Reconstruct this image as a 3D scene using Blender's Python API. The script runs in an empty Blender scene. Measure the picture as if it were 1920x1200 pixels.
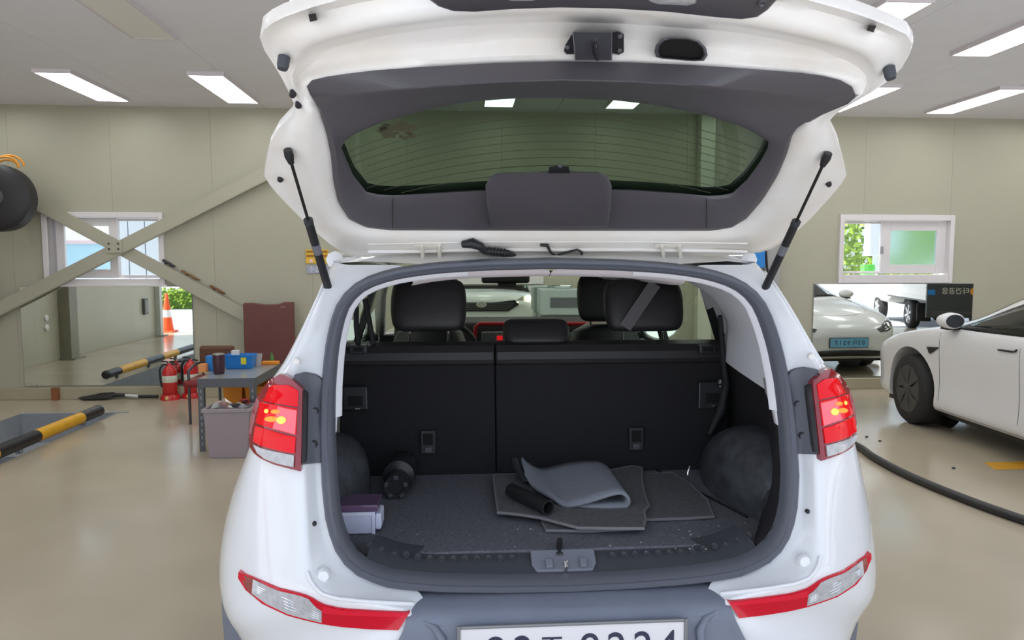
import bpy, bmesh, math, random
from mathutils import Vector, Matrix
from mathutils.bvhtree import BVHTree

S = bpy.context.scene
COL = S.collection
random.seed(7)

# ------------------------------------------------------------------ camera
CAM_H, FPX = 1.57, 1350.0
TH, PS = math.atan(110 / FPX), math.atan(95 / FPX)
FWD = Vector((math.sin(PS) * math.cos(TH), math.cos(PS) * math.cos(TH), -math.sin(TH)))
RGT = Vector((math.cos(PS), -math.sin(PS), 0))
UPV = RGT.cross(FWD)
CAM = Vector((0, 0, CAM_H))
cd = bpy.data.cameras.new('camera')
cd.sensor_width = 36
cd.lens = FPX / 1920 * 36
cd.clip_start = 0.05
cd.clip_end = 300
cam = bpy.data.objects.new('camera', cd)
COL.objects.link(cam)
cam.matrix_world = Matrix(((RGT.x, UPV.x, -FWD.x, 0), (RGT.y, UPV.y, -FWD.y, 0),
                           (RGT.z, UPV.z, -FWD.z, CAM_H), (0, 0, 0, 1)))
S.camera = cam

# ------------------------------------------------------------------ sky, sun, exposure
W = bpy.data.worlds.new('world')
S.world = W
W.use_nodes = True
wn = W.node_tree
wn.nodes.clear()
wo = wn.nodes.new('ShaderNodeOutputWorld')
wb = wn.nodes.new('ShaderNodeBackground')
sk = wn.nodes.new('ShaderNodeTexSky')
sk.sky_type = 'NISHITA'
sk.sun_disc = False
sk.sun_elevation = math.radians(58)
sk.sun_rotation = math.radians(-80)
sk.air_density = 0.9
sk.dust_density = 3.5
sk.ozone_density = 1.0
wmx = wn.nodes.new('ShaderNodeMix')
wmx.data_type = 'RGBA'
wmx.inputs[0].default_value = 0.45
wmx.inputs[7].default_value = (5.2, 5.5, 6.0, 1)
wn.links.new(sk.outputs[0], wmx.inputs[6])
wn.links.new(wmx.outputs[2], wb.inputs[0])
wb.inputs[1].default_value = 0.222
wn.links.new(wb.outputs[0], wo.inputs[0])
sd = bpy.data.lights.new('sun', 'SUN')
sd.energy = 6.2
sd.angle = math.radians(0.6)
sd.color = (1.0, 0.97, 0.93)
sun = bpy.data.objects.new('sun', sd)
COL.objects.link(sun)
sun.rotation_euler = Vector((0.62, -0.14, -1.0)).to_track_quat('-Z', 'Y').to_euler()
S.view_settings.view_transform = 'Standard'
S.view_settings.look = 'None'
S.view_settings.exposure = 0.56
S.view_settings.gamma = 1.0
S.view_settings.use_curve_mapping = False

# ------------------------------------------------------------------ helpers
def ray(px, py):
    return FWD * FPX + RGT * (px - 960) - UPV * (py - 600)
def at(px, py, Y):
    d = ray(px, py)
    return CAM + d * (Y / d.y)
def atz(px, py, Z=0.0):
    d = ray(px, py)
    return CAM + d * ((Z - CAM_H) / d.z)
def atp(px, py, p, n):
    d = ray(px, py)
    return CAM + d * (Vector(n).dot(Vector(p) - CAM) / Vector(n).dot(d))

MATS = {}
def mat(name, col, rough=0.5, metal=0.0, spec=0.5, noise=0.0, nscale=20.0, bump=0.0, bscale=60.0,
        coat=0.0, emit=None, estr=0.0, trans=0.0, ior=1.45, alpha=1.0, col2=None, rvar=0.0, soft=False):
    if name in MATS:
        return MATS[name]
    m = bpy.data.materials.new(name)
    m.use_nodes = True
    nt = m.node_tree
    b = nt.nodes['Principled BSDF']
    b.inputs['Base Color'].default_value = (*col, 1)
    b.inputs['Roughness'].default_value = rough
    b.inputs['Metallic'].default_value = metal
    b.inputs['Specular IOR Level'].default_value = spec
    b.inputs['Coat Weight'].default_value = coat
    b.inputs['Coat Roughness'].default_value = 0.05
    b.inputs['Transmission Weight'].default_value = trans
    b.inputs['IOR'].default_value = ior
    b.inputs['Alpha'].default_value = alpha
    if emit:
        b.inputs['Emission Color'].default_value = (*emit, 1)
        b.inputs['Emission Strength'].default_value = estr
    if noise or bump or rvar:
        tc = nt.nodes.new('ShaderNodeTexCoord')
    if noise or rvar:
        n = nt.nodes.new('ShaderNodeTexNoise')
        n.inputs['Scale'].default_value = nscale
        n.inputs['Detail'].default_value = 2 if soft else 6
        n.inputs['Roughness'].default_value = 0.65
        nt.links.new(tc.outputs['Object'], n.inputs['Vector'])
        if noise:
            r = nt.nodes.new('ShaderNodeValToRGB')
            c2 = col2 or tuple(c * (1 - noise) for c in col)
            r.color_ramp.elements[0].color = (*c2, 1)
            r.color_ramp.elements[0].position = 0.15 if soft else 0.3
            r.color_ramp.elements[1].color = (*col, 1)
            r.color_ramp.elements[1].position = 0.85 if soft else 0.68
            nt.links.new(n.outputs['Fac'], r.inputs['Fac'])
            nt.links.new(r.outputs[0], b.inputs['Base Color'])
        if rvar:
            mr = nt.nodes.new('ShaderNodeMapRange')
            mr.inputs['To Min'].default_value = max(0.02, rough - rvar)
            mr.inputs['To Max'].default_value = rough + rvar
            nt.links.new(n.outputs['Fac'], mr.inputs['Value'])
            nt.links.new(mr.outputs[0], b.inputs['Roughness'])
    if bump:
        n2 = nt.nodes.new('ShaderNodeTexNoise')
        n2.inputs['Scale'].default_value = bscale
        n2.inputs['Detail'].default_value = 4
        nt.links.new(tc.outputs['Object'], n2.inputs['Vector'])
        bp = nt.nodes.new('ShaderNodeBump')
        bp.inputs['Strength'].default_value = bump
        bp.inputs['Distance'].default_value = 0.004
        nt.links.new(n2.outputs['Fac'], bp.inputs['Height'])
        nt.links.new(bp.outputs[0], b.inputs['Normal'])
    MATS[name] = m
    return m

def glass(name, tint, rough=0.0, refl=1.0):
    """thin pane: tinted see-through plus a Fresnel mirror reflection"""
    if name in MATS:
        return MATS[name]
    m = bpy.data.materials.new(name)
    m.use_nodes = True
    nt = m.node_tree
    nt.nodes.clear()
    o = nt.nodes.new('ShaderNodeOutputMaterial')
    t = nt.nodes.new('ShaderNodeBsdfTransparent')
    t.inputs[0].default_value = (*tint, 1)
    g = nt.nodes.new('ShaderNodeBsdfGlossy')
    g.inputs['Roughness'].default_value = rough
    g.inputs[0].default_value = (refl, refl, refl, 1)
    f = nt.nodes.new('ShaderNodeFresnel')
    gm = nt.nodes.new('ShaderNodeNewGeometry')
    mr = nt.nodes.new('ShaderNodeMapRange')
    mr.inputs['To Min'].default_value = 1.4
    mr.inputs['To Max'].default_value = 1 / 1.4
    nt.links.new(gm.outputs['Backfacing'], mr.inputs['Value'])
    nt.links.new(mr.outputs[0], f.inputs[0])
    x = nt.nodes.new('ShaderNodeMixShader')
    nt.links.new(f.outputs[0], x.inputs[0])
    nt.links.new(t.outputs[0], x.inputs[1])
    nt.links.new(g.outputs[0], x.inputs[2])
    nt.links.new(x.outputs[0], o.inputs[0])
    MATS[name] = m
    return m

class MB:
    """collects shapes; build() links them as ONE mesh object with its origin at its middle"""
    def __init__(self):
        self.v = []
        self.f = []
    def add(self, vs, fs):
        o = len(self.v)
        self.v += [Vector(p) for p in vs]
        self.f += [tuple(i + o for i in q) for q in fs]
        return self
    def box(self, a, b):
        x0, y0, z0 = a
        x1, y1, z1 = b
        return self.add([(x0, y0, z0), (x1, y0, z0), (x1, y1, z0), (x0, y1, z0), (x0, y0, z1), (x1, y0, z1), (x1, y1, z1), (x0, y1, z1)],
                        [(0, 3, 2, 1), (4, 5, 6, 7), (0, 1, 5, 4), (1, 2, 6, 5), (2, 3, 7, 6), (3, 0, 4, 7)])
    def obox(self, c, ax, ay, az):
        c, ax, ay, az = Vector(c), Vector(ax), Vector(ay), Vector(az)
        vs = [c + ax * i + ay * j + az * k for k in (-1, 1) for i, j in ((-1, -1), (1, -1), (1, 1), (-1, 1))]
        return self.add(vs, [(0, 3, 2, 1), (4, 5, 6, 7), (0, 1, 5, 4), (1, 2, 6, 5), (2, 3, 7, 6), (3, 0, 4, 7)])
    def rings(self, rs, closed=True, cap0=False, cap1=False):
        n = len(rs[0])
        vs = [p for r in rs for p in r]
        fs = []
        m = n if closed else n - 1
        for i in range(len(rs) - 1):
            for j in range(m):
                k = (j + 1) % n
                fs.append((i * n + j, i * n + k, (i + 1) * n + k, (i + 1) * n + j))
        if cap0:
            fs.append(tuple(reversed(range(n))))
        if cap1:
            fs.append(tuple((len(rs) - 1) * n + j for j in range(n)))
        return self.add(vs, fs)
    def cyl(self, a, b, r0, r1=None, n=16, caps=True):
        return self.tube([a, b], [r0, r0 if r1 is None else r1], n, caps)
    def tube(self, path, r, n=10, caps=True, closed=False):
        path = [Vector(p) for p in path]
        rs = []
        L = len(path)
        up = None
        for i, p in enumerate(path):
            if closed:
                t = path[(i + 1) % L] - path[i - 1]
            else:
                t = path[min(i + 1, L - 1)] - path[max(i - 1, 0)]
            t.normalize()
            if up is None:
                up = Vector((0, 0, 1)) if abs(t.z) < 0.9 else Vector((0, 1, 0))
            s = t.cross(up).normalized()
            up = s.cross(t).normalized()
            rr = r[i] if isinstance(r, (list, tuple)) else r
            rs.append([p + (s * math.cos(2 * math.pi * k / n) + up * math.sin(2 * math.pi * k / n)) * rr for k in range(n)])
        if closed:
            rs.append(rs[0])
        return self.rings(rs, True, caps and not closed, caps and not closed)
    def lathe(self, c, axis, prof, n=24):
        """prof: (radius, distance along axis)"""
        c, a = Vector(c), Vector(axis).normalized()
        s = a.cross(Vector((0, 0, 1)) if abs(a.z) < 0.9 else Vector((1, 0, 0))).normalized()
        u = s.cross(a)
        rs = [[c + a * h + (s * math.cos(2 * math.pi * k / n) + u * math.sin(2 * math.pi * k / n)) * max(r, 1e-4) for k in range(n)] for r, h in prof]
        return self.rings(rs, True, True, True)
    def prism(self, poly, d):
        """poly: 3D points of a planar outline, d: extrusion vector"""
        poly = [Vector(p) for p in poly]
        d = Vector(d)
        n = len(poly)
        return self.add(poly + [p + d for p in poly], [tuple(reversed(range(n))), tuple(range(n, 2 * n))] +
                        [(i, (i + 1) % n, n + (i + 1) % n, n + i) for i in range(n)])
    def grid(self, rows):
        n = len(rows[0])
        return self.add([p for r in rows for p in r],
                        [(i * n + j, i * n + j + 1, (i + 1) * n + j + 1, (i + 1) * n + j) for i in range(len(rows) - 1) for j in range(n - 1)])
    def build(self, name, m, parent=None, smooth=0, bevel=0.0, sub=0, seg=2, solid=0.0, merge=True):
        c = Vector((0, 0, 0))
        if self.v:
            lo = Vector([min(p[i] for p in self.v) for i in range(3)])
            hi = Vector([max(p[i] for p in self.v) for i in range(3)])
            c = (lo + hi) / 2
        me = bpy.data.meshes.new(name)
        me.from_pydata([p - c for p in self.v], [], self.f)
        bm = bmesh.new()
        bm.from_mesh(me)
        if merge:
            bmesh.ops.remove_doubles(bm, verts=bm.verts, dist=1e-5)
        bmesh.ops.recalc_face_normals(bm, faces=bm.faces)
        bm.to_mesh(me)
        bm.free()
        me.materials.append(m)
        o = bpy.data.objects.new(name, me)
        o.location = c
        COL.objects.link(o)
        if smooth:
            for p in me.polygons:
                p.use_smooth = True
            if smooth < 180 and not sub:
                me.set_sharp_from_angle(angle=math.radians(smooth))
        if solid:
            md = o.modifiers.new('solid', 'SOLIDIFY')
            md.thickness = solid
            md.offset = 0
        if bevel:
            md = o.modifiers.new('bevel', 'BEVEL')
            md.width = bevel
            md.segments = seg
            md.limit_method = 'ANGLE'
            md.angle_limit = math.radians(40)
        if sub:
            md = o.modifiers.new('sub', 'SUBSURF')
            md.levels = md.render_levels = sub
        setparent(o, parent)
        return o

def wloc(o):
    p = o.location.copy()
    if o.parent:
        p = wloc(o.parent) + o.matrix_parent_inverse.to_translation() + p
    return p
def setparent(o, parent):
    if parent is not None:
        o.parent = parent
        o.matrix_parent_inverse = Matrix.Translation(-wloc(parent))
def tag(o, label=None, cat=None, group=None, kind=None):
    if label: o['label'] = label
    if cat: o['category'] = cat
    if group: o['group'] = group
    if kind: o['kind'] = kind
    return o
def thing(name, label, cat, loc, group=None):
    o = bpy.data.objects.new(name, None)
    o.empty_display_size = 0.05
    COL.objects.link(o)
    o.location = loc
    return tag(o, label, cat, group)
def struct(o):
    o['kind'] = 'structure'
    return o
def boxo(name, a, b, m, parent=None, bevel=0.0, smooth=0):
    lo = [min(p, q) for p, q in zip(a, b)]
    hi = [max(p, q) for p, q in zip(a, b)]
    return MB().box(lo, hi).build(name, m, parent, smooth, bevel)
def smoothline(pts, n, closed=False):
    """Catmull-Rom resample of points"""
    pts = [Vector(p) for p in pts]
    L = len(pts)
    out = []
    segs = L if closed else L - 1
    for i in range(n if closed else n):
        t = i / n * segs if closed else i / (n - 1) * segs
        k = min(int(t), segs - 1)
        u = t - k
        g = (lambda q: pts[q % L]) if closed else (lambda q: pts[max(0, min(L - 1, q))])
        a, b, c, d = g(k - 1), g(k), g(k + 1), g(k + 2)
        out.append(0.5 * ((2 * b) + (c - a) * u + (2 * a - 5 * b + 4 * c - d) * u * u + (3 * b - a - 3 * c + d) * u ** 3))
    return out
def resample(pts, n):
    """n points evenly along a 2D/3D polyline"""
    pts = [Vector(p) for p in pts]
    ds = [0]
    for a, b in zip(pts, pts[1:]):
        ds.append(ds[-1] + (b - a).length)
    out = []
    for i in range(n):
        t = ds[-1] * i / (n - 1)
        k = 0
        while k < len(ds) - 2 and ds[k + 1] < t:
            k += 1
        u = (t - ds[k]) / max(1e-9, ds[k + 1] - ds[k])
        out.append(pts[k].lerp(pts[k + 1], min(1, u)))
    return out
def text(name, s, size, m, parent, loc, right, up, depth=0.002, align='CENTER', squash=1.0):
    cu = bpy.data.curves.new(name, 'FONT')
    cu.body = s
    cu.size = size
    cu.extrude = depth
    cu.align_x = align
    cu.align_y = 'CENTER'
    t = bpy.data.objects.new(name + '_tmp', cu)
    COL.objects.link(t)
    bpy.context.view_layer.update()
    me = bpy.data.meshes.new_from_object(t.evaluated_get(bpy.context.evaluated_depsgraph_get()))
    bpy.data.objects.remove(t)
    bpy.data.curves.remove(cu)
    r, u = Vector(right).normalized(), Vector(up).normalized()
    n = r.cross(u)
    me.transform(Matrix(((r.x * squash, u.x, n.x, 0), (r.y * squash, u.y, n.y, 0), (r.z * squash, u.z, n.z, 0), (0, 0, 0, 1))))
    me.materials.clear()
    me.materials.append(m)
    o = bpy.data.objects.new(name, me)
    o.location = loc
    COL.objects.link(o)
    setparent(o, parent)
    return o
def copy_tree(o, parent=None, off=(0, 0, 0)):
    c = o.copy()
    COL.objects.link(c)
    if parent is None:
        c.location = o.location + Vector(off)
    else:
        c.parent = parent
        c.matrix_parent_inverse = o.matrix_parent_inverse.copy()
    for ch in [q for q in bpy.data.objects if q.parent == o]:
        copy_tree(ch, c)
    return c
def mirror_copy(o, cx, parent, depth=0):
    """a left-hand part mirrored to the right across the plane x = cx, with its sub-parts"""
    me = o.data.copy()
    w = wloc(o)
    me.transform(Matrix.Diagonal((-1, 1, 1, 1)))
    me.flip_normals()
    c = bpy.data.objects.new(o.name.split('.')[0], me)
    COL.objects.link(c)
    c.location = Vector((2 * cx - w.x, w.y, w.z))
    for md in o.modifiers:
        n = c.modifiers.new(md.name, md.type)
        for p in ('thickness', 'offset', 'width', 'segments', 'limit_method', 'angle_limit', 'levels', 'render_levels'):
            if hasattr(md, p):
                setattr(n, p, getattr(md, p))
    for k in ('label', 'kind'):
        if k in o:
            c[k] = o[k]
    setparent(c, parent)
    for ch in [q for q in bpy.data.objects if q.parent == o]:
        mirror_copy(ch, cx, c)
    return c

# ------------------------------------------------------------------ materials
WALL = mat('wall_panel_paint', (0.445, 0.425, 0.325), 0.45, noise=0.05, nscale=1.2)
def ribs(m, axis, scale, strength):
    nt = m.node_tree
    b = nt.nodes['Principled BSDF']
    tc = nt.nodes.new('ShaderNodeTexCoord')
    wv = nt.nodes.new('ShaderNodeTexWave')
    wv.bands_direction = axis
    wv.inputs['Scale'].default_value = scale
    nt.links.new(tc.outputs['Object'], wv.inputs[0])
    bp = nt.nodes.new('ShaderNodeBump')
    bp.inputs['Strength'].default_value = strength
    bp.inputs['Distance'].default_value = 0.003
    nt.links.new(wv.outputs['Fac'], bp.inputs['Height'])
    nt.links.new(bp.outputs[0], b.inputs['Normal'])
ribs(WALL, 'X', 6.0, 0.10)
WALLY = mat('wall_panel_paint_side', (0.445, 0.425, 0.325), 0.45, noise=0.05, nscale=1.2)
ribs(WALLY, 'Y', 6.0, 0.10)
CEIL = mat('ceiling_panel_paint', (0.86, 0.85, 0.89), 0.6, noise=0.04, nscale=2)
FLOOR = mat('floor_epoxy', (0.50, 0.43, 0.32), 0.17, noise=0.22, nscale=0.9, rvar=0.10, soft=True)
KERB = mat('kerb_paint', (0.43, 0.385, 0.265), 0.5, noise=0.12, nscale=4)
PVC = mat('white_pvc', (0.74, 0.70, 0.70), 0.35)
BLACK = mat('black_plastic', (0.018, 0.018, 0.02), 0.45, bump=0.1, bscale=300)
RUBBER = mat('black_rubber', (0.035, 0.037, 0.042), 0.5)
DGREY = mat('dark_grey_plastic', (0.055, 0.06, 0.068), 0.5, bump=0.15, bscale=400)
STEEL = mat('steel', (0.6, 0.6, 0.6), 0.3, metal=1.0)
CHROME = mat('chrome', (0.85, 0.85, 0.85), 0.08, metal=1.0)
DSTEEL = mat('dark_steel', (0.10, 0.10, 0.11), 0.4, metal=0.6)
MIRROR = mat('mirror_silver', (0.86, 0.90, 0.86), 0.015, metal=1.0)
YEL = mat('yellow_paint', (0.80, 0.42, 0.02), 0.4, noise=0.2, nscale=9)
BLKP = mat('black_paint', (0.02, 0.02, 0.022), 0.35, noise=0.3, nscale=9)
WPLAS = mat('white_plastic', (0.8, 0.8, 0.8), 0.4)
RED = mat('red_paint', (0.55, 0.02, 0.02), 0.3, coat=0.3)
# ------------------------------------------------------------------ the room
WY, CZ = 8.5, 3.3
XL, XR, Y0 = -6.4, 13.0, 0.6
PIT = (-4.55, -3.58, 1.6, 7.65)
fl = MB()
px0, px1, py0, py1 = PIT
for a, b in (((XL - .2, Y0, -.15), (px0, WY + .2, 0)), ((px1, Y0, -.15), (XR + .2, WY + .2, 0)),
             ((px0, Y0, -.15), (px1, py0, 0)), ((px0, py1, -.15), (px1, WY + .2, 0))):
    fl.add([(a[0], a[1], 0), (b[0], a[1], 0), (b[0], b[1], 0), (a[0], b[1], 0)], [(0, 1, 2, 3)])
floor = struct(fl.build('floor', FLOOR))
# pit lining
PITM = mat('pit_grey_paint', (0.33, 0.35, 0.37), 0.4, noise=0.25, nscale=3)
pt = MB()
pt.add([(px0, py0, 0), (px0, py1, 0), (px0, py1, -.3), (px0, py0, -.3)], [(0, 1, 2, 3)])
pt.add([(px1, py0, 0), (px1, py1, 0), (px1, py1, -.3), (px1, py0, -.3)], [(0, 1, 2, 3)])
pt.add([(px0, py1, 0), (px1, py1, 0), (px1, py1, -.3), (px0, py1, -.3)], [(0, 1, 2, 3)])
pt.add([(px0, py0, 0), (px1, py0, 0), (px1, py0, -.3), (px0, py0, -.3)], [(0, 1, 2, 3)])
# ledge around a deeper trench
lx0, lx1, ly1 = px0 + .13, px1 - .13, py1 - .55
pt.add([(px0, py0, -.3), (lx0, py0, -.3), (lx0, py1, -.3), (px0, py1, -.3)], [(0, 1, 2, 3)])
pt.add([(lx1, py0, -.3), (px1, py0, -.3), (px1, py1, -.3), (lx1, py1, -.3)], [(0, 1, 2, 3)])
pt.add([(lx0, ly1, -.3), (lx1, ly1, -.3), (lx1, py1, -.3), (lx0, py1, -.3)], [(0, 1, 2, 3)])
for q in (((lx0, py0), (lx0, ly1)), ((lx1, py0), (lx1, ly1)), ((lx0, ly1), (lx1, ly1)), ((lx0, py0), (lx1, py0))):
    (a, b), (c, d) = q
    pt.add([(a, b, -.3), (c, d, -.3), (c, d, -1.6), (a, b, -1.6)], [(0, 1, 2, 3)])
pt.add([(lx0, py0, -1.6), (lx1, py0, -1.6), (lx1, ly1, -1.6), (lx0, ly1, -1.6)], [(0, 1, 2, 3)])
pt.build('pit_lining', PITM, floor)
edge = MB().box((px1, 7.0, 0), (px1 + .015, py1, .004)).box((px0, py1, 0), (px1 + .1, py1 + .05, .004))
edge.build('pit_edge_strip', PITM, floor)

# far wall: sandwich panels with window holes
WIN = [(-4.69, -3.37, 1.30, 2.12), (4.58, 6.03, 1.305, 2.135), (-0.36, 0.97, 1.30, 2.12)]
core = MB()
def wall_pieces(x0, x1, ywin):
    """vertical pieces of an X interval around the window holes"""
    cuts = sorted({x0, x1, *[q for w in WIN for q in w[:2] if x0 < q < x1]})
    for a, b in zip(cuts, cuts[1:]):
        hole = [w for w in WIN if w[0] < (a + b) / 2 < w[1]]
        if hole:
            yield a, b, 0, hole[0][2]
            yield a, b, hole[0][3], CZ
        else:
            yield a, b, 0, CZ
for a, b, z0, z1 in wall_pieces(XL - .2, XR + .2, 0):
    core.box((a, WY + .07, z0), (b, WY + .14, z1))
wall_front = struct(core.build('wall_front', mat('wall_core', (0.35, 0.34, 0.30), 0.7)))
joints = [-5.02 - 1.1, *[-5.02 + 1.1 * k for k in range(17)]]
joints = [XL - .2] + [j for j in joints if XL < j < XR] + [XR + .2]
for a, b in zip(joints, joints[1:]):
    pm = MB()
    for q in wall_pieces(a + .001, b - .001, 0):
        pm.box((q[0], WY, q[2]), (q[1], WY + .068, q[3]))
    # one object per panel (a panel cut by a window stays one panel)
    pm.build('wall_panel', WALL, wall_front, merge=False)
def flat_wall(name, x, y0, y1, sgn, step=1.1):
    root = struct(boxo(name, (x + sgn * .07, y0, 0), (x + sgn * .14, y1, CZ), mat('wall_core', (0, 0, 0))))
    y = y0
    while y < y1 - .05:
        e = min(y1, y + step)
        boxo('wall_panel', (x, y + .001, 0), (x + sgn * .068, e - .001, CZ), WALLY, root)
        y = e
    return root
flat_wall('wall_left', XL, 1.3, WY, -1)
flat_wall('wall_right', XR, Y0, WY, 1)
# ceiling panels running front to back
ceil = struct(boxo('ceiling', (XL - .2, Y0, CZ + .06), (XR + .2, WY + .2, CZ + .14), mat('ceiling_core', (0.4, 0.39, 0.38), 0.8)))
x = XL - .2
while x < XR + .1:
    e = min(XR + .2, x + 1.1)
    boxo('ceiling_panel', (x + .002, Y0, CZ), (e - .002, WY + .1, CZ + .058), CEIL, ceil)
    x = e
# lintel and posts of the open bays behind the camera
GCOL = mat('column_green_grey', (0.26, 0.25, 0.19), 0.5, noise=0.15, nscale=5)
lin = struct(boxo('trim_1', (XL - .2, Y0 - .02, 2.95), (XR + .2, Y0 + .12, CZ + .14), WALL))
boxo('lintel_cap', (XL - .2, Y0 - .05, 2.92), (XR + .2, Y0 + .15, 2.955), GCOL, lin)
for i, (cx_, cy_, w_, d_) in enumerate(((XL + .09, 4.95, .09, .12), (XL + .09, 6.75, .09, .14), (XL + .05, 1.36, .05, .07))):
    col = struct(MB().box((cx_ - w_, cy_ - d_, 0), (cx_ + w_, cy_ + d_, CZ)).build('trim_%d' % (i + 2), GCOL if i < 2 else mat('pale_jamb', (0.5, 0.53, 0.48), 0.5), None, 0, .006))
    boxo('column_base_plate', (cx_ - w_ - .0, cy_ - d_ - .06, 0), (cx_ + w_ + .07, cy_ + d_ + .06, .02), GCOL, col)
cg = MB().box((2.80, WY - .14, 0), (2.97, WY, CZ))
struct(cg.build('trim_5', mat('column_pale', (0.66, 0.64, 0.53), 0.5), None, 0, .004))
cg = MB().box((3.60, WY - .16, 0), (3.78, WY, CZ))
struct(cg.build('trim_6', mat('column_grey', (0.36, 0.36, 0.35), 0.5), None, 0, .004))
# kerb along the wall foot
struct(boxo('baseboard_front', (XL, WY - .05, 0), (XR, WY, .135), KERB, None, .006))
struct(boxo('baseboard_left', (XL, 1.45, 0), (XL + .012, WY - .05, .02), KERB))
struct(boxo('baseboard_right', (XR - .012, Y0 + .2, 0), (XR, WY - .05, .02), KERB))

# ------------------------------------------------------------------ windows
WGL = glass('window_glass', (0.93, 0.97, 0.96))
FROST = mat('frosted_window_glass', (0.62, 0.86, 0.84), 0.45, trans=1.0, ior=1.1)
def frame(name, x0, x1, z0, z1, y0, y1, w, m, parent=None, wt=None, wb=None):
    wt = w if wt is None else wt
    wb = w if wb is None else wb
    b = MB()
    b.box((x0, y0, z0), (x0 + w, y1, z1)).box((x1 - w, y0, z0), (x1, y1, z1))
    b.box((x0 + w, y0, z1 - wt), (x1 - w, y1, z1)).box((x0 + w, y0, z0), (x1 - w, y1, z0 + wb))
    return b.build(name, m, parent, 0, .004, merge=False)
def sash(x0, x1, z0, z1, y, w, parent, gm, wb=None):
    s = frame('sash', x0, x1, z0, z1, y, y + .04, w, PVC, parent, None, wb)
    boxo('pane', (x0 + w, y + .017, z0 + (wb or w)), (x1 - w, y + .023, z1 - w), gm, s)
    return s
w1 = struct(frame('window_1', -4.69, -3.37, 1.30, 2.12, WY - .03, WY + .15, .055, PVC, None, .055, .07))
sash(-4.57, -3.90, 1.38, 2.06, WY + .03, .09, w1, WGL, .10)
sash(-3.94, -3.43, 1.38, 2.06, WY + .09, .03, w1, WGL)
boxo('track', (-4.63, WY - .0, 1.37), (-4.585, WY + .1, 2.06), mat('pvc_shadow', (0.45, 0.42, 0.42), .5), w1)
boxo('window_sill', (-4.72, WY - .05, 1.285), (-3.34, WY + .0, 1.305), PVC, w1)
w2 = struct(frame('window_2', 4.58, 6.03, 1.305, 2.135, WY - .03, WY + .15, .055, PVC, None, .07, .10))
sash(5.14, 5.96, 1.42, 2.06, WY + .03, .115, w2, FROST, .11)
sash(4.64, 5.20, 1.42, 2.06, WY + .09, .03, w2, WGL)
boxo('handle', (5.125, WY + .0, 1.66), (5.15, WY + .03, 1.75), mat('grey_handle', (0.3, 0.3, 0.3), .4), w2)
w3 = struct(frame('window_3', -0.36, 0.97, 1.30, 2.12, WY - .03, WY + .15, .055, PVC, None, .055, .14))
sash(-.30, .34, 1.44, 2.06, WY + .03, .08, w3, FROST)
sash(.28, .91, 1.44, 2.06, WY + .09, .05, w3, WGL)

# ------------------------------------------------------------------ wall mirrors
def wall_mirror(x0, x1, z0, z1, label):
    t = thing('wall_mirror', label, 'mirror', ((x0 + x1) / 2, WY, z0), 'mirrors fixed low on the far wall')
    boxo('backing', (x0, WY - .012, z0), (x1, WY - .001, z1), mat('mirror_back', (0.25, 0.27, 0.26), .6), t)
    boxo('mirror_sheet', (x0 + .004, WY - .016, z0 + .004), (x1 - .004, WY - .0125, z1 - .004), MIRROR, t)
    for x in (x0 + .12, x1 - .12):
        boxo('clip', (x - .015, WY - .02, z0 - .01), (x + .015, WY - .001, z0 + .02), STEEL, t)
    return t
wall_mirror(-4.97, -3.08, .15, 1.285, 'wall mirror under the left window showing the side wall')
wall_mirror(4.28, 6.32, .15, 1.297, 'wall mirror under the right window reflecting the white sedan nose')
wall_mirror(-.60, 1.30, .15, 1.29, 'wall mirror ahead of the white SUV seen through its windscreen')

# ------------------------------------------------------------------ ceiling lights
LED = mat('led_diffuser', (0.9, 0.9, 0.9), 0.5, emit=(0.96, 0.98, 1.0), estr=5.1)
LOFF = mat('unlit_diffuser', (0.84, 0.80, 0.74), 0.5)
LFR = mat('light_frame', (0.72, 0.66, 0.68), 0.5)
GRPL = 'long ceiling light panels'
def ceiling_light(x, y0, y1, lit, label):
    t = thing('ceiling_light', label, 'ceiling light', (x, (y0 + y1) / 2, CZ), GRPL)
    b = MB()
    b.box((x - .17, y0, CZ - .035), (x - .155, y1, CZ)).box((x + .155, y0, CZ - .035), (x + .17, y1, CZ))
    b.box((x - .155, y0, CZ - .035), (x + .155, y0 + .015, CZ)).box((x - .155, y1 - .015, CZ - .035), (x + .155, y1, CZ))
    b.build('frame', LFR, t, merge=False)
    boxo('diffuser', (x - .154, y0 + .016, CZ - .032), (x + .154, y1 - .016, CZ - .022), LED if lit else LOFF, t)
xs = [-5.03, -3.68, -2.33, -.95, .42, 1.77, 2.95, 4.16, 5.5, 6.85, 8.3, 9.8]
XN = {-3.68: 'leftmost in view', -2.33: 'second from the left', .42: 'seen through the raised tailgate glass, left one',
      1.77: 'seen through the raised tailgate glass, right one', 4.16: 'partly hidden by the right tailgate corner', 5.5: 'above the white sedan'}
for x in xs:
    ceiling_light(x, 6.93, 8.11, True, ('lit ceiling light panel nearest the far wall, ' + XN[x]) if x in XN else 'lit ceiling light panel in the row along the far wall')
XN2 = {-2.33: 'unlit beige ceiling light panel among the lit ones', -.95: 'lit ceiling light panel above the left tailgate corner', 4.22: 'lit ceiling light panel at the top right, nearest the camera'}
for x in [-5.03, -3.68, -2.33, -.95, .42, 1.77, 2.95, 4.22, 5.6, 6.95, 8.3, 9.6, 11.0]:
    ceiling_light(x, 4.68, 5.86, x != -2.33, XN2.get(x, 'lit ceiling light panel in the middle row'))
for x in [-5.03, -3.68, -2.33, 3.3, 4.6, 5.9, 7.2, 8.5]:
    ceiling_light(x, 2.3, 3.48, True, 'lit ceiling light panel in the row by the bay doors')

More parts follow.
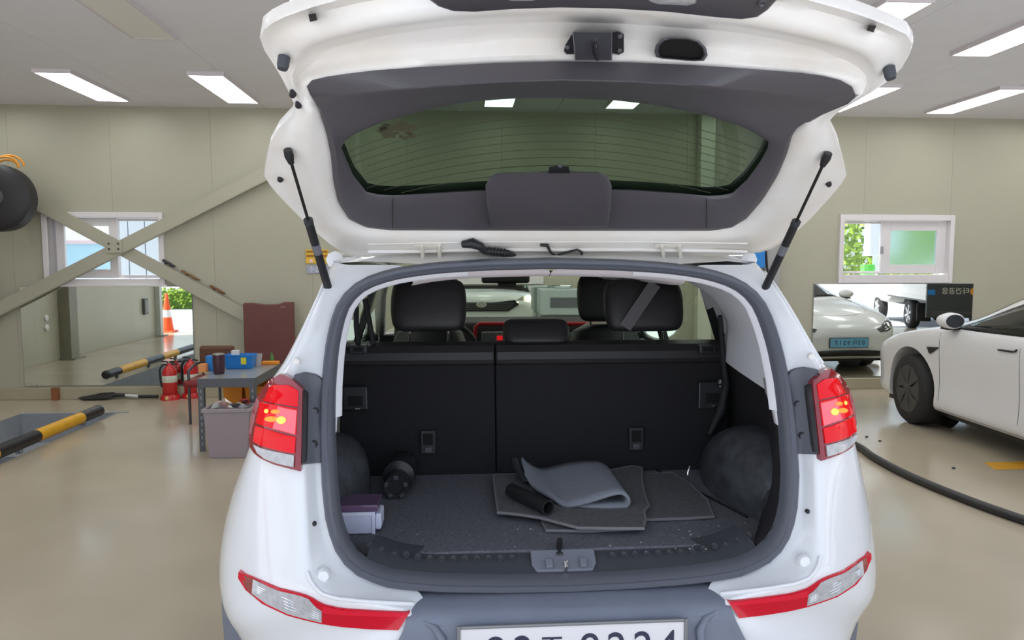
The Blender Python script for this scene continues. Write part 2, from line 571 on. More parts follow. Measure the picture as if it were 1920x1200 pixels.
# ------------------------------------------------------------------ X brace in front of the left window
BR = mat('brace_paint', (0.43, 0.41, 0.315), 0.45)
def brace_bar(b, p, q, w, y):
    p, q = Vector(p), Vector(q)
    d = (q - p).normalized()
    n = Vector((-d.z, 0, d.x))
    c = (p + q) / 2
    h = (q - p) / 2
    b.obox((c.x, y, c.z), h, n * w, (0, .006, 0))
    b.obox((c.x - n.x * w, y + .02, c.z - n.z * w), h, n * .006, (0, .02, 0))
BA, BB = 8.44, 8.41
p1, p2 = at(-60, 312, BA), at(540, 634, BA)
q1, q2 = at(-60, 608, BB), at(560, 294, BB)
xb = thing('cross_brace', 'beige steel X brace crossing in front of the left window', 'brace', (-4, 8.44, p2.z))
b = MB(); brace_bar(b, p1, p2, .07, BA); b.build('brace_bar', BR, xb, 0, merge=False)
b = MB(); brace_bar(b, q1, q2, .07, BB); b.build('brace_bar', BR, xb, 0, merge=False)
g = at(213, 462, 8.39)
MB().obox((g.x, 8.395, g.z), (.09, 0, 0), (0, 0, .07), (0, .005, 0)).build('gusset_plate', BR, xb)
for dx, dz in ((-.05, -.03), (.05, .03), (.05, -.03), (-.05, .03)):
    MB().cyl((g.x + dx, 8.39, g.z + dz), (g.x + dx, 8.378, g.z + dz), .012, n=6).build('bolt', DSTEEL, xb)
CABL = mat('tool_black', (0.03, 0.03, 0.035), .5)
def on_brace(s0, s1, name, m, r, label, cat, lift=.085):
    a, c = p1.lerp(p2, s0), p1.lerp(p2, s1)
    d = (c - a).normalized()
    n = Vector((-d.z, 0, d.x))
    if n.z < 0: n = -n
    pts = [a.lerp(c, k / 6) + n * (lift + r + .006 * math.sin(k * 2.4)) + Vector((0, .02, 0)) for k in range(7)]
    tag(MB().tube(pts, [r * .6, r, r * 1.1, r * .8, r, r * .9, r * .5], 8).build(name, m, None, 50), label, cat)
on_brace(.58, .62, 'screwdriver', CABL, .018, 'black hand tool lying on the brace bar by the window corner', 'tool')
on_brace(.64, .70, 'cable_bundle', mat('cord_mix', (0.32, 0.17, 0.06), .6, noise=.8, nscale=30), .014, 'brown cord bundle resting along the brace bar', 'cord')
on_brace(.73, .78, 'wrench', mat('rusty_tool', (0.28, 0.12, 0.04), .6, noise=.8, nscale=25), .016, 'rusty tool lying low on the brace bar', 'tool')

# ------------------------------------------------------------------ pit guard bars
def guard_bar(x, y0, y1, cuts, label, z=.085, r=.055):
    t = thing('pit_guard_bar', label, 'guard rail', (x, (y0 + y1) / 2, 0), 'striped guard bars along the pit')
    ys = [y1] + cuts + [y0]
    for k, (a, c) in enumerate(zip(ys, ys[1:])):
        MB().cyl((x, a, z), (x, c, z), r, n=20).build('black_section' if k % 2 == 0 else 'yellow_section', BLKP if k % 2 == 0 else YEL, t, 60)
    MB().lathe((x, y1, z), (0, 1, 0), [(r * 1.03, -.02), (r * 1.03, .01), (r * .7, .03)], 20).build('end_cap', RUBBER, t, 60)
    y = y1 - .3
    while y > y0:
        MB().box((x - .02, y - .02, 0), (x + .02, y + .02, z - r * .7)).build('bracket', PITM, t)
        y -= 1.0
guard_bar(-3.62, 1.6, 7.36, [7.02, 6.30, 5.74, 5.0, 4.3, 3.6, 2.9, 2.2], 'yellow and black striped guard bar on the near side of the pit')
guard_bar(-4.66, 1.6, 7.25, [6.9, 6.1, 5.5, 4.9, 4.2, 3.5, 2.8, 2.1], 'yellow and black striped guard bar seen in the left mirror, far side of pit')
# ================================================================== the white SUV
CX = 0.295
PAINT = mat('suv_white_paint', (0.80, 0.81, 0.82), 0.22, coat=0.6, noise=0.03, nscale=3)
JAMB = mat('suv_jamb_paint', (0.82, 0.81, 0.79), 0.32, coat=0.3, noise=0.12, nscale=4, col2=(0.76, 0.71, 0.64))
TRIMB = mat('suv_black_trim', (0.030, 0.028, 0.031), 0.5, bump=0.12, bscale=500)
TRIML = mat('suv_light_trim', (0.83, 0.82, 0.85), 0.6, noise=0.04, nscale=6)
HEADL = mat('suv_headliner', (0.74, 0.68, 0.68), 0.85)
CARPET = mat('suv_cargo_carpet', (0.165, 0.165, 0.185), 0.95, noise=0.45, nscale=90, bump=0.5, bscale=350)
SEATC = mat('suv_seat_carpet', (0.016, 0.015, 0.017), 0.92, noise=0.3, nscale=200, bump=0.3, bscale=500)
LEATH = mat('suv_leather', (0.022, 0.020, 0.021), 0.42, bump=0.25, bscale=420)
BUMP = mat('suv_bumper_plastic', (0.19, 0.21, 0.265), 0.5, bump=0.12, bscale=500, noise=0.12, nscale=6)
SEALM = mat('suv_seal_rubber', (0.115, 0.122, 0.145), 0.42)
REDL = mat('red_lens', (0.60, 0.002, 0.008), 0.10, coat=0.15, spec=.3, emit=(0.9, 0.004, 0.01), estr=0.18)
REDD = mat('red_lens_edge', (0.25, 0.012, 0.018), 0.08, coat=0.8)
REDC = mat('red_reflector', (0.60, 0.002, 0.02), 0.12, coat=0.2, spec=.35)
CLEARL = mat('clear_lens', (0.55, 0.54, 0.55), 0.12, coat=0.8, noise=0.3, nscale=60)
REDACC = mat('red_accent', (0.42, 0.008, 0.015), 0.35)
SUVGL = glass('suv_window_glass', (0.62, 0.72, 0.60))
suv = thing('suv', 'white SUV with its tailgate raised, showing the dark cargo area', 'car', (CX, 3.9, 0))

def sym(px, py, Y):
    """half width and height of an image point of the left side"""
    p = at(px, py, Y)
    return CX - p.x, p.z

# ---- opening surface: Y as a function of height
OPZ = [(.50, 1.965), (.63, 1.965), (.80, 1.972), (.95, 2.005), (1.2, 2.12), (1.46, 2.265), (1.58, 2.345), (1.8, 2.5)]
def oy(z):
    for (a, ya), (c, yc) in zip(OPZ, OPZ[1:]):
        if z <= c: return ya + (yc - ya) * (max(z, a) - a) / (c - a)
    return OPZ[-1][1]
def on_open(px, py):
    Y = 2.1
    for _ in range(12): Y = oy(at(px, py, Y).z)
    return at(px, py, Y)
SEAL_L = [(1050, 484), (900, 487), (790, 494), (720, 505), (672, 524), (640, 556), (624, 600), (614, 660), (608, 730), (605, 810),
          (604, 900), (607, 955), (617, 1005), (640, 1050), (678, 1078), (735, 1096), (830, 1105), (940, 1108), (1060, 1108)]
SEAL_R = [(1060, 1108), (1180, 1104), (1300, 1096), (1385, 1083), (1440, 1058), (1474, 1015), (1490, 960), (1496, 890), (1494, 810), (1485, 730),
          (1470, 655), (1449, 592), (1424, 552), (1388, 526), (1335, 507), (1260, 494), (1160, 487), (1050, 484)]
def sym_loop():
    """average of the left outline and the mirrored right outline, in metres"""
    L = resample([on_open(*p) for p in SEAL_L], 48)
    R = list(reversed(resample([on_open(*p) for p in SEAL_R], 48)))
    out = []
    for a, c in zip(L, R):
        h = ((CX - a.x) + (c.x - CX)) / 2
        z = (a.z + c.z) / 2
        out.append((h, oy(z), z))
    return out
HALF = sym_loop()           # (half width, Y, Z) from top centre down to bottom centre
HALF[0] = (0.0, HALF[0][1], HALF[0][2]); HALF[-1] = (0.0, HALF[-1][1], HALF[-1][2])
LOOP = [Vector((CX - h, y, z)) for h, y, z in HALF] + [Vector((CX + h, y, z)) for h, y, z in reversed(HALF[1:-1])]
NL = len(LOOP)
cen = Vector((CX, 2.15, 1.12))
def loop_in(d, dy):
    """loop moved inwards by d metres in the opening plane and along Y by dy"""
    out = []
    for i, p in enumerate(LOOP):
        t = (LOOP[(i + 1) % NL] - LOOP[i - 1]).normalized()
        n = t.cross(Vector((0, -1, .345)).normalized())
        if n.dot(cen - p) < 0: n = -n
        out.append(p + n * d + Vector((0, dy, 0)))
    return out
# weather seal: ribbed rubber section all round
prof = [(-.003, .012), (0, -.012), (.006, -.02), (.013, -.014), (.017, -.012), (.025, -.022), (.033, -.012), (.037, .004), (.038, .03)]
MB().rings([loop_in(d, dy) for d, dy in prof]).build('weather_seal', SEALM, suv, 80)

# ---- body side rows, left half: (c0 seal edge) crease, outer
ROWS = [  # crease (px,py,Y), outer silhouette (px,py,Y)
    ((655, 497, 2.37), (624, 490, 2.46)),
    ((618, 530, 2.28), (603, 535, 2.33)),
    ((596, 590, 2.20), (578, 590, 2.26)),
    ((573, 640, 2.16), (553, 640, 2.23)),
    ((548, 686, 2.12), (527, 690, 2.20)),
    ((562, 722, 2.07), (496, 722, 2.15)),
    ((565, 770, 2.045), (478, 768, 2.12)),
    ((566, 830, 2.015), (469, 830, 2.115)),
    ((568, 880, 1.99), (449, 880, 2.22)),
    ((570, 930, 1.97), (432, 930, 2.29)),
    ((572, 990, 1.945), (418, 990, 2.33)),
    ((574, 1040, 1.925), (412, 1040, 2.33)),
    ((576, 1078, 1.905), (413, 1085, 2.30)),
    ((592, 1105, 1.885), (418, 1120, 2.26)),
    ((640, 1128, 1.88), (426, 1150, 2.23)),
    ((775, 1140, 1.89), (446, 1198, 2.18)),
    ((772, 1168, 1.88), (462, 1238, 2.18)),
    ((752, 1210, 1.875), (485, 1282, 2.15)),
    ((735, 1270, 1.885), (510, 1332, 2.13)),
]
SROW = [1, 3, 6, 9, 13, 16, 19, 23, 26, 29, 32, 34, 36, 38, 41, 43]
def seal_at_z(z):
    best = min(range(2, 30), key=lambda i: abs(HALF[i][2] - z))
    return best
rows = []
W_OF_Z = []
for i, (c, o) in enumerate(ROWS):
    pc, po = at(*c), at(*o)
    hc, ho = CX - pc.x, CX - po.x
    if i < 12:
        # seal point at same height, interpolated
        zz = pc.z
        j = next((k for k in range(1, 47) if HALF[k + 1][2] < zz), 1)
        t = (HALF[j][2] - zz) / max(1e-6, HALF[j][2] - HALF[j + 1][2])
        t = max(0, min(1, t))
        s = Vector(HALF[j]).lerp(Vector(HALF[j + 1]), t)
        hs, ys, zs = s.x, s.y, s.z
    else:
        k = [0, 0, 0, 0, 0, 0, 0, 0, 0, 0, 0, 0, 35, 36, 37, 38, 38, 38, 38][i]
        hs, ys, zs = HALF[k]
        if i > 15:
            hs, ys, zs = hc - .05, pc.y + .03, pc.z
    W_OF_Z.append((po.z, ho))
    rows.append([(hs, ys + .004, zs), (hs * .5 + hc * .5 - .0, (ys + pc.y) / 2 + (.035 if 4 < i < 13 else .012), (zs + pc.z) / 2), (hc + .002 - .008, pc.y + .004, pc.z), (hc + .006, pc.y - .004, pc.z),
                 (hc * .6 + ho * .4, pc.y * .8 + po.y * .2 - (.012 if i < 8 else .028), pc.z * .6 + po.z * .4), (hc * .18 + ho * .82, pc.y * .5 + po.y * .5 - (.012 if i < 8 else .03), pc.z * .18 + po.z * .82),
                 (ho, po.y, po.z), (ho + .004, po.y + .10, po.z), (min(ho + .004, 1.06), po.y + .35, po.z), (min(ho, 1.0) - .004, 3.1, po.z)])
# top row: roof edge strip over the hinges
top = [(0, HALF[0][1] + .004, HALF[0][2]), (.2, HALF[0][1] + .02, HALF[0][2] + .004), (.4, 2.36, HALF[0][2] + .004), (.5, 2.38, HALF[0][2]), (.58, 2.42, 1.578), (.64, 2.46, 1.58), (.66, 2.5, 1.585), (.665, 2.6, 1.59), (.665, 2.8, 1.592), (.66, 3.1, 1.595)]
bmL = MB()
def fullrow(r, s):
    return [Vector((CX + s * h, y, z)) for h, y, z in r]
def corner_mesh(s):
    b = MB()
    g = [fullrow(r, s) for r in rows]
    b.grid(g)
    return b
cl = corner_mesh(-1).build('rear_quarter_panel', PAINT, suv, 180, 0, 2)
cr = mirror_copy(cl, CX, suv)
for o in (cl, cr):
    for p in o.data.polygons: p.use_smooth = True
# strip of body above the seal
tp = MB()
def topstrip(hw, y, z):
    return [Vector((CX + hw * k / 8, y - .03 * (abs(k) / 8) ** 2 * 0, z - .05 * (abs(k) / 8) ** 4)) for k in range(-8, 9)]
h0 = [Vector((CX - HALF[6][0] * k / 8, 0, 0)) for k in range(-8, 9)]
def seal_top(i):
    a = abs(i) / 8 * 9
    j = min(int(a), 8)
    p = Vector(HALF[j]).lerp(Vector(HALF[j + 1]), a - j)
    return Vector((CX + (p.x if i > 0 else -p.x), p.y + .004, p.z))
r0 = [seal_top(i) for i in range(-8, 9)]
wtop = CX - at(624, 490, 2.46).x
r1 = [Vector((CX + (abs(p.x - CX) * .35 + wtop * .65 * abs(i) / 8) * (1 if i > 0 else -1), 2.42, max(p.z + .010, 1.575 - .03 * (abs(i) / 8) ** 3))) for i, p in zip(range(-8, 9), r0)]
r2 = [Vector((CX + wtop * i / 8, 2.50, 1.625 - .062 * (abs(i) / 8) ** 4)) for i in range(-8, 9)]
tp.grid([r0, r1, r2])
tp.build('roof_rear_edge', JAMB, suv, 60)

BPY = bpy.context
def bvh_of(o):
    dg = BPY.evaluated_depsgraph_get()
    BPY.view_layer.update()
    e = o.evaluated_get(dg)
    me = e.to_mesh()
    mw = Matrix.Translation(wloc(o))
    t = BVHTree.FromPolygons([mw @ v.co for v in me.vertices], [tuple(p.vertices) for p in me.polygons])
    e.to_mesh_clear()
    return t
CLB = bvh_of(cl)
def body_y(px, py):
    h = CLB.ray_cast(CAM, ray(px, py).normalized())
    return None if h[0] is None else h[0].y
def on_body(px, py, off):
    y = body_y(px, py)
    return at(px, py, (2.2 if y is None else y) - off)
def drape(name, topl, botl, off, m, parent, nu=14, nv=6, thick=.02, smooth=60):
    """a moulded piece lying on the body: rows between an upper and a lower outline, with a rim going back into the body"""
    T = resample([Vector((a, c, 0)) for a, c in topl], nu)
    B = resample([Vector((a, c, 0)) for a, c in botl], nu)
    P = [[T[j].lerp(B[j], i / (nv - 1)) for j in range(nu)] for i in range(nv)]
    D = [[body_y(q.x, q.y) for q in r] for r in P]
    for _ in range(4):
        for i in range(nv):
            for j in range(nu):
                if D[i][j] is None:
                    nb = [D[a][c] for a in range(max(0, i - 1), min(nv, i + 2)) for c in range(max(0, j - 1), min(nu, j + 2)) if D[a][c] is not None]
                    if nb: D[i][j] = max(nb)
    D = [[2.2 if d is None else d for d in r] for r in D]
    for _ in range(2):
        E_ = [r[:] for r in D]
        for i in range(nv):
            for j in range(nu):
                nb = [E_[a][c] for a in range(max(0, i - 1), min(nv, i + 2)) for c in range(max(0, j - 1), min(nu, j + 2))]
                D[i][j] = min(sum(nb) / len(nb), E_[i][j])
    b = MB()
    rows_ = [[at(P[i][j].x, P[i][j].y, D[i][j] - off) for j in range(nu)] for i in range(nv)]
    b.grid(rows_)
    rim = rows_[0] + [r[-1] for r in rows_[1:]] + list(reversed(rows_[-1]))[1:] + [r[0] for r in reversed(rows_)][1:-1]
    b.rings([rim, [p + Vector((0, thick, 0)) for p in rim]])
    return b.build(name, m, parent, smooth)

# ---- tail lamp (left built, right mirrored)
lampo = drape('tail_light', [(466, 812), (470, 782), (478, 752), (489, 731), (505, 713), (527, 700), (546, 710), (567, 730)],
              [(468, 838), (475, 849), (489, 860), (513, 871), (543, 879), (564, 884), (565, 800), (567, 732)][:6] , .022, REDD, suv, 18, 10, .03)
def lens(name, t, bo, off, m, sub=True):
    return drape(name, t, bo, off, m, lampo, 10, 5, .006)
lens('red_lens', [(483, 748), (490, 738), (510, 722), (540, 722), (559, 733)], [(489, 750), (500, 753), (520, 757), (540, 760), (558, 763)], .027, REDL)
lens('red_lens', [(487, 754), (500, 757), (520, 760), (540, 764), (557, 767)], [(479, 793), (495, 799), (515, 805), (535, 811), (555, 815)], .026, REDL)
lens('red_lens', [(478, 799), (495, 804), (515, 810), (535, 816), (554, 820)], [(474, 828), (490, 836), (510, 842), (530, 847), (552, 850)], .027, REDL)
lens('reverse_lens', [(474, 834), (490, 841), (510, 846), (530, 850), (551, 854)], [(482, 850), (495, 860), (512, 867), (530, 872), (550, 876)], .028, CLEARL)
lens('lens_reflection', [(521, 762), (530, 765), (545, 768), (556, 770)], [(511, 804), (525, 807), (540, 811), (553, 815)], .030, mat('pink_reflection', (0.72, 0.10, 0.14), .1, coat=.4, emit=(1, .2, .2), estr=.22))  # pinkish reflection on the lens, put in as colour with a faint glow
AMB = mat('lit_bulb', (0.9, 0.25, 0.03), .3, emit=(1.0, 0.20, 0.01), estr=.6)
AMB2 = mat('lit_bulb_core', (0.9, 0.6, 0.12), .3, emit=(1.0, 0.42, 0.05), estr=.6)
def bulb(cx_, cy_, rx, ry, m):
    t = [(cx_ + rx * math.cos(math.pi - math.pi * k / 8), cy_ - ry * math.sin(math.pi * k / 8)) for k in range(9)]
    bo = [(cx_ + rx * math.cos(math.pi - math.pi * k / 8), cy_ + ry * math.sin(math.pi * k / 8)) for k in range(9)]
    return drape('lit_bulb', t, bo, .0325, m, lampo, 9, 5, .003)
bulb(499, 771, 4, 4, AMB2)
bulb(508, 786, 13, 5, AMB)
bulb(527, 788, 9, 7, AMB2)
bulb(516, 772, 9, 4, AMB)
mirror_copy(lampo, CX, suv)

# dark bezel between lamp and seal
bez = drape('lamp_bezel', [(566, 728), (548, 704), (570, 700), (590, 703), (600, 709), (604, 716)], [(566, 872), (575, 870), (585, 869), (595, 868), (600, 868), (604, 868)], .006, mat('lamp_bezel', (0.115, 0.12, 0.14), .5, bump=.1, bscale=500), suv, 12, 10, .03)
for px_, py_ in ((590, 771), (588, 833)):
    p = on_body(px_, py_, .008)
    MB().lathe(p, (.15, -1, 0), [(.011, -.004), (.011, .001), (.0085, .003), (.0085, -.001), (.003, -.001)], 14).build('bezel_screw', BLACK, bez, 40)
p = on_body(567, 800, .016)
drape('bezel_rib', [(567, 732), (572, 735), (576, 738)], [(566, 868), (570, 868), (573, 867)], .016, TRIMB, bez, 4, 8, .02)
mirror_copy(bez, CX, suv)
# small fittings on the jamb
def knob(px_, py_, r, m, name='jamb_plug', h=.006):
    p = on_body(px_, py_, 0)
    o = MB().lathe(p, (.1, -1, .05), [(r, -.004), (r, h * .5), (r * .7, h), (0, h)], 16).build(name, m, suv, 50)
    mirror_copy(o, CX, suv)
knob(589, 982, .007, BLACK)
knob(607, 1077, .020, PAINT, 'rubber_stop_seat', .016)
knob(556, 678, .011, JAMB, 'jamb_plug', .006)
# inner step of the jamb (drain channel ridge) on pillar and beside lamp
for pts in ([(616, 512), (596, 560), (570, 616), (545, 672), (532, 692)], [(576, 1072), (583, 1092), (600, 1112), (630, 1122), (690, 1128), (775, 1132)]):
    q = [on_body(*c, .002) for c in resample([Vector((*c, 0)) for c in pts], 14) for c in [c.xy]]
    o = MB().tube(q, .006, 8).build('jamb_ridge', PAINT, suv, 60)
    mirror_copy(o, CX, suv)

# ---- bumper
refl = drape('bumper_reflector', [(447, 1073), (470, 1081), (520, 1103), (560, 1113), (580, 1119), (604, 1134), (640, 1142), (700, 1146), (768, 1149)],
             [(446, 1084), (460, 1106), (492, 1133), (540, 1155), (575, 1164), (600, 1170), (640, 1176), (690, 1180), (747, 1182)], .008, REDC, suv, 26, 5, .02)
drape('amber_end', [(449, 1077), (462, 1081), (478, 1088)], [(449, 1085), (462, 1105), (478, 1120)], .0095, mat('amber_brown_lens', (.33, .09, .075), .12, coat=.8), refl, 6, 4, .004)
drape('clear_lens', [(474, 1087), (520, 1108), (560, 1117), (578, 1123), (590, 1138), (603, 1146)], [(472, 1113), (500, 1133), (540, 1152), (570, 1160), (590, 1165), (603, 1168)], .0105, CLEARL, refl, 14, 5, .004)
for k in range(4):
    f0 = .25 + .17 * k
    T = [(482, 1094), (540, 1116), (598, 1146)]
    B = [(482, 1116), (540, 1150), (598, 1166)]
    q = [on_body(*(Vector((*a, 0)).lerp(Vector((*c, 0)), f0)).xy, .0125) for a, c in zip(T, B)]
    MB().tube(q, .0012, 6).build('lens_rib', CHROME, refl)
drape('red_upper_edge', [(604, 1136), (640, 1144), (700, 1147), (762, 1150)], [(604, 1150), (640, 1154), (700, 1156), (758, 1158)], .010, mat('red_lens_bright', (0.72, 0.004, 0.03), .1, coat=.3), refl, 10, 3, .003)
mirror_copy(refl, CX, suv)

# dark wheel-arch cladding hugging the bumper corner
cladrows = []
for (px_, py_), dw in (((414, 1022), .03), ((411, 1060), .035), ((409, 1100), .05), ((410, 1150), .09), ((414, 1215), .14), ((424, 1290), .18), ((440, 1360), .2)):
    q = at(px_, py_, 2.34)
    hw = CX - q.x
    cladrows.append([at(px_ + 40 + dw * 500, py_, 2.10), at(px_ + 8 + dw * 60, py_, 2.24), Vector((CX - hw, 2.34, q.z)), Vector((CX - hw, 2.46, q.z)), Vector((CX - hw + .02, 2.75, q.z))])
clad = MB().grid(cladrows).build('arch_cladding', BUMP, suv, 180, 0, 2)
mirror_copy(clad, CX, suv)

# black centre of the bumper
def crow(hw, y, z, bow=.012, n=12):
    return [Vector((CX + hw * k / n, y + bow * (k / n) ** 2, z)) for k in range(-n, n + 1)]
zt = HALF[-1][2]
cb = MB().grid([crow(.440, 1.99, zt + .006, .02), crow(.440, 1.945, zt + .001), crow(.443, 1.886, zt - .008), crow(.450, 1.862, zt - .032), crow(.458, 1.858, zt - .055),
                crow(.48, 1.856, zt - .10), crow(.55, 1.856, zt - .22), crow(.62, 1.88, zt - .36), crow(.62, 1.95, zt - .42)])
cbo = cb.build('bumper_cover', BUMP, suv, 50)
# raised frame ridges beside the number plate
for s in (-1, 1):
    MB().tube([(CX + s * .41, 1.882, zt - .028), (CX + s * .37, 1.866, zt - .045), (CX + s * .352, 1.856, zt - .07), (CX + s * .36, 1.852, zt - .16), (CX + s * .38, 1.852, zt - .26)], [.004, .010, .012, .012, .008], 10).build('cover_ridge', BUMP, cbo, 80)
MB().tube([(CX + .36 * k / 8, 1.874 - .002, zt - .040) for k in range(-8, 9)], .005, 8).build('cover_ridge', BUMP, cbo, 80)
# number plate
pz1 = at(1070, 1168, 1.85).z
pl = boxo('number_plate', (CX - .305, 1.842, pz1 - .13), (CX + .305, 1.852, pz1), mat('plate_white', (0.78, 0.76, 0.77), .35), suv, .004)
fr = MB()
for a, c in (((-.312, -.137), (-.303, .007)), ((.303, -.137), (.312, .007)), ((-.303, -.002), (.303, .007)), ((-.303, -.137), (.303, -.128))):
    fr.box((CX + a[0], 1.836, pz1 + a[1]), (CX + c[0], 1.846, pz1 + c[1]))
fr.build('plate_frame', mat('plate_frame_grey', (0.25, 0.26, 0.27), .4, metal=.5), pl, 0, .003, merge=False)
INK = mat('plate_ink', (0.03, 0.035, 0.07), .5)
for s_, dx in (('2', -.205), ('2', -.135), ('주', -.058), ('9', .045), ('2', .118), ('2', .19), ('4', .258)):
    text('plate_character', s_, .12 if s_ != '주' else .085, INK, pl, (CX + dx, 1.841, pz1 - .073), (1, 0, 0), (0, 0, 1), .001, squash=.95)

# ---- cargo tunnel: trims from the seal into the car
Y_S = 2.98
def inner(i, f):
    """point of the tunnel at depth fraction f for the i-th half-loop point"""
    h, y, z = HALF[i]
    return h, y, z
tun0 = loop_in(.037, .022)
tun0[0].x = CX
tun0[len(HALF) - 1].x = CX
tlip = loop_in(.053, .045)
nH = len(HALF)
def tunnel(i0, i1, name, m, rows_fn, mirror=True, sub=1):
    b = MB()
    b.grid([rows_fn(i) for i in range(i0, i1)])
    o = b.build(name, m, suv, 180, 0, sub)
    if mirror: mirror_copy(o, CX, suv)
    return o
# index ranges on the left half: 0..~11 top, ~11..24 upper side, 24..36 lower side, 36..47 sill
iz = lambda z: next(i for i in range(5, nH) if HALF[i][2] < z)
i_top, i_mid, i_sil = 10, iz(1.165), iz(.715)
def t_top(i):
    p = tun0[i]
    h = CX - p.x
    f = i / i_top
    return [Vector((CX - h, p.y, p.z)), Vector((CX - h * .998, p.y + .035, p.z - .028)), Vector((CX - min(h * 1.02 + .01, .66), 2.5, p.z * .5 + .5 * (1.535 - .05 * f ** 4) - .020)), Vector((CX - min(h * 1.04 + .03, .68), Y_S + .1, 1.533 - .05 * f ** 4)), Vector((CX - min(h * 1.04 + .03, .68), 4.15, 1.515 - .05 * f ** 4))]
tunnel(0, i_top + 1, 'headliner', HEADL, t_top)
def t_up(i):
    p = tun0[i]
    h = CX - p.x
    z = p.z
    yf = 2.88 + .16 * min(1, max(0, (1.48 - z) / .25))
    hw = h + .03 + .12 * min(1, max(0, (1.47 - z) / .15))
    return [Vector((CX - h, p.y, z)), Vector((CX - h - .008, p.y + .05, z + .0)), Vector((CX - (h * .6 + hw * .4) - .01, (p.y + yf) * .5, z)), Vector((CX - hw, yf, z)), Vector((CX - hw - .06, yf + .02, z))]
ut = tunnel(i_top, i_mid + 1, 'pillar_trim', TRIML, t_up)
lipo = MB().grid([[tun0[i], tun0[i].lerp(tlip[i], .9) + Vector((0, -.004, 0)), tlip[i], tlip[i] + Vector((-.03, .03, 0))] for i in range(i_top - 4, i_mid + 2)]).build('trim_lip', TRIML, suv, 60)
mirror_copy(lipo, CX, suv)
# the tongue of light trim running down behind the seal
def tong(z0, z1):
    pts = []
    ii = [i for i in range(i_mid - 1, nH) if HALF[i][2] > z1 - .02]
    r = []
    for i in ii:
        p = tun0[i]
        w = .055 * max(.15, min(1, (p.z - z1) / (z0 - z1)))
        r.append([Vector((p.x - .0005, p.y + .004, p.z)), Vector((p.x - .004, p.y + .03 + w, p.z))])
    return r
to = MB().grid(tong(1.165, 1.09)).build('trim_tongue', TRIML, suv, 60, solid=.006)
mirror_copy(to, CX, suv)
def t_low(i):
    p = tun0[i]
    h = CX - p.x
    z = p.z
    f = 1 if z > .85 else max(0, (z - .66) / .19)
    hw = .85
    return [Vector((CX - h, p.y, z)), Vector((CX - h - .004, p.y + .05, max(z, .69))), Vector((CX - max(h, .70 + .05 * f), 2.3, max(z, .70))), Vector((CX - max(h, hw), 2.62, max(z, .705))), Vector((CX - max(h, hw), Y_S + .15, max(z, .71)))]
tunnel(i_mid, i_sil + 1, 'side_trim', TRIMB, t_low)
# sill plate: from the seal up to the carpet
def t_sil(i):
    p = tun0[i]
    h = CX - p.x
    return [Vector((CX - h, p.y, p.z)), Vector((CX - h * .998, p.y + .012, p.z + .004)), Vector((CX - h * .985, max(2.075, p.y + .045), max(.7045, p.z + .02))), Vector((CX - h * .98, max(2.14, p.y + .1), max(.706, p.z + .02)))]
sil = tunnel(i_sil, nH, 'sill_plate', DGREY, t_sil, True)
# oval dimples along the sill
om = MB().lathe((0, 0, 0), (0, 0, 1), [(.0105, -.002), (.0105, .0004), (.0090, .0010), (.0074, -.0002), (0, -.0004)], 14)
proto = om.build('sill_dimple', mat('sill_dimple', (0.05, 0.052, 0.058), .45), sil, 50)
SN = Vector((0, -.45, .89))
ploc = proto.matrix_parent_inverse.copy()
first = True
for k in range(13):
    xx = .150 + .0345 * k
    ii = next(i for i in range(nH - 1, 5, -1) if CX - tun0[i].x >= xx)
    r_ = t_sil(ii)
    y_, z_ = r_[1].y * .3 + r_[2].y * .7, r_[1].z * .3 + r_[2].z * .7
    for s in (-1, 1):
        if first:
            o = proto; first = False
        else:
            o = proto.copy(); COL.objects.link(o)
        o.scale = (1, 1.2, 1)
        o.rotation_euler = (.5, 0, 0)
        o.location = Vector((CX + s * xx, y_, z_)) + SN * .0016
# striker cover
GPL = mat('grey_plastic', (0.17, 0.18, 0.21), .45)
sc = MB().prism([(CX - .082, 2.008, .668), (CX + .082, 2.008, .668), (CX + .095, 2.03, .682), (CX + .095, 2.068, .708), (CX - .095, 2.068, .708), (CX - .095, 2.03, .682)], (0, -.005, .010)).build('striker_cover', GPL, suv, 0, .004)
for dx in (-.045, .055):
    MB().obox((CX + dx, 2.018, .690), (.010, 0, 0), (0, .012, .008), (0, -.007, .010)).build('cover_hook', GPL, sc, 0, .003)
MB().tube([(CX + .002, 2.026, .690), (CX + .002, 2.004, .704), (CX + .002, 1.994, .694), (CX + .002, 2.006, .676)], .0055, 8).build('striker', CHROME, sc, 60)

# cargo floor
b = MB()
b.box((CX - .80, 2.085, .69), (CX + .80, 3.0, .709))
cf = b.build('cargo_floor', CARPET, suv, 0, .004)
# floor panel seam on the right and lifting strap
MB().tube([(CX + .66, 2.30, .712), (CX + .50, 2.88, .712)], .005, 6).build('floor_edge_trim', BLACK, cf)
q = atz(1050, 1037, .71)
MB().tube([(q.x - .002, q.y, .711), (q.x + .002, q.y + .03, .716), (q.x + .008, q.y + .06, .728)], [.006, .009, .008], 6).build('pull_strap', BLACK, cf)
boxo('strap_clip', (q.x - .012, q.y - .012, .709), (q.x + .008, q.y + .002, .712), DGREY, cf)
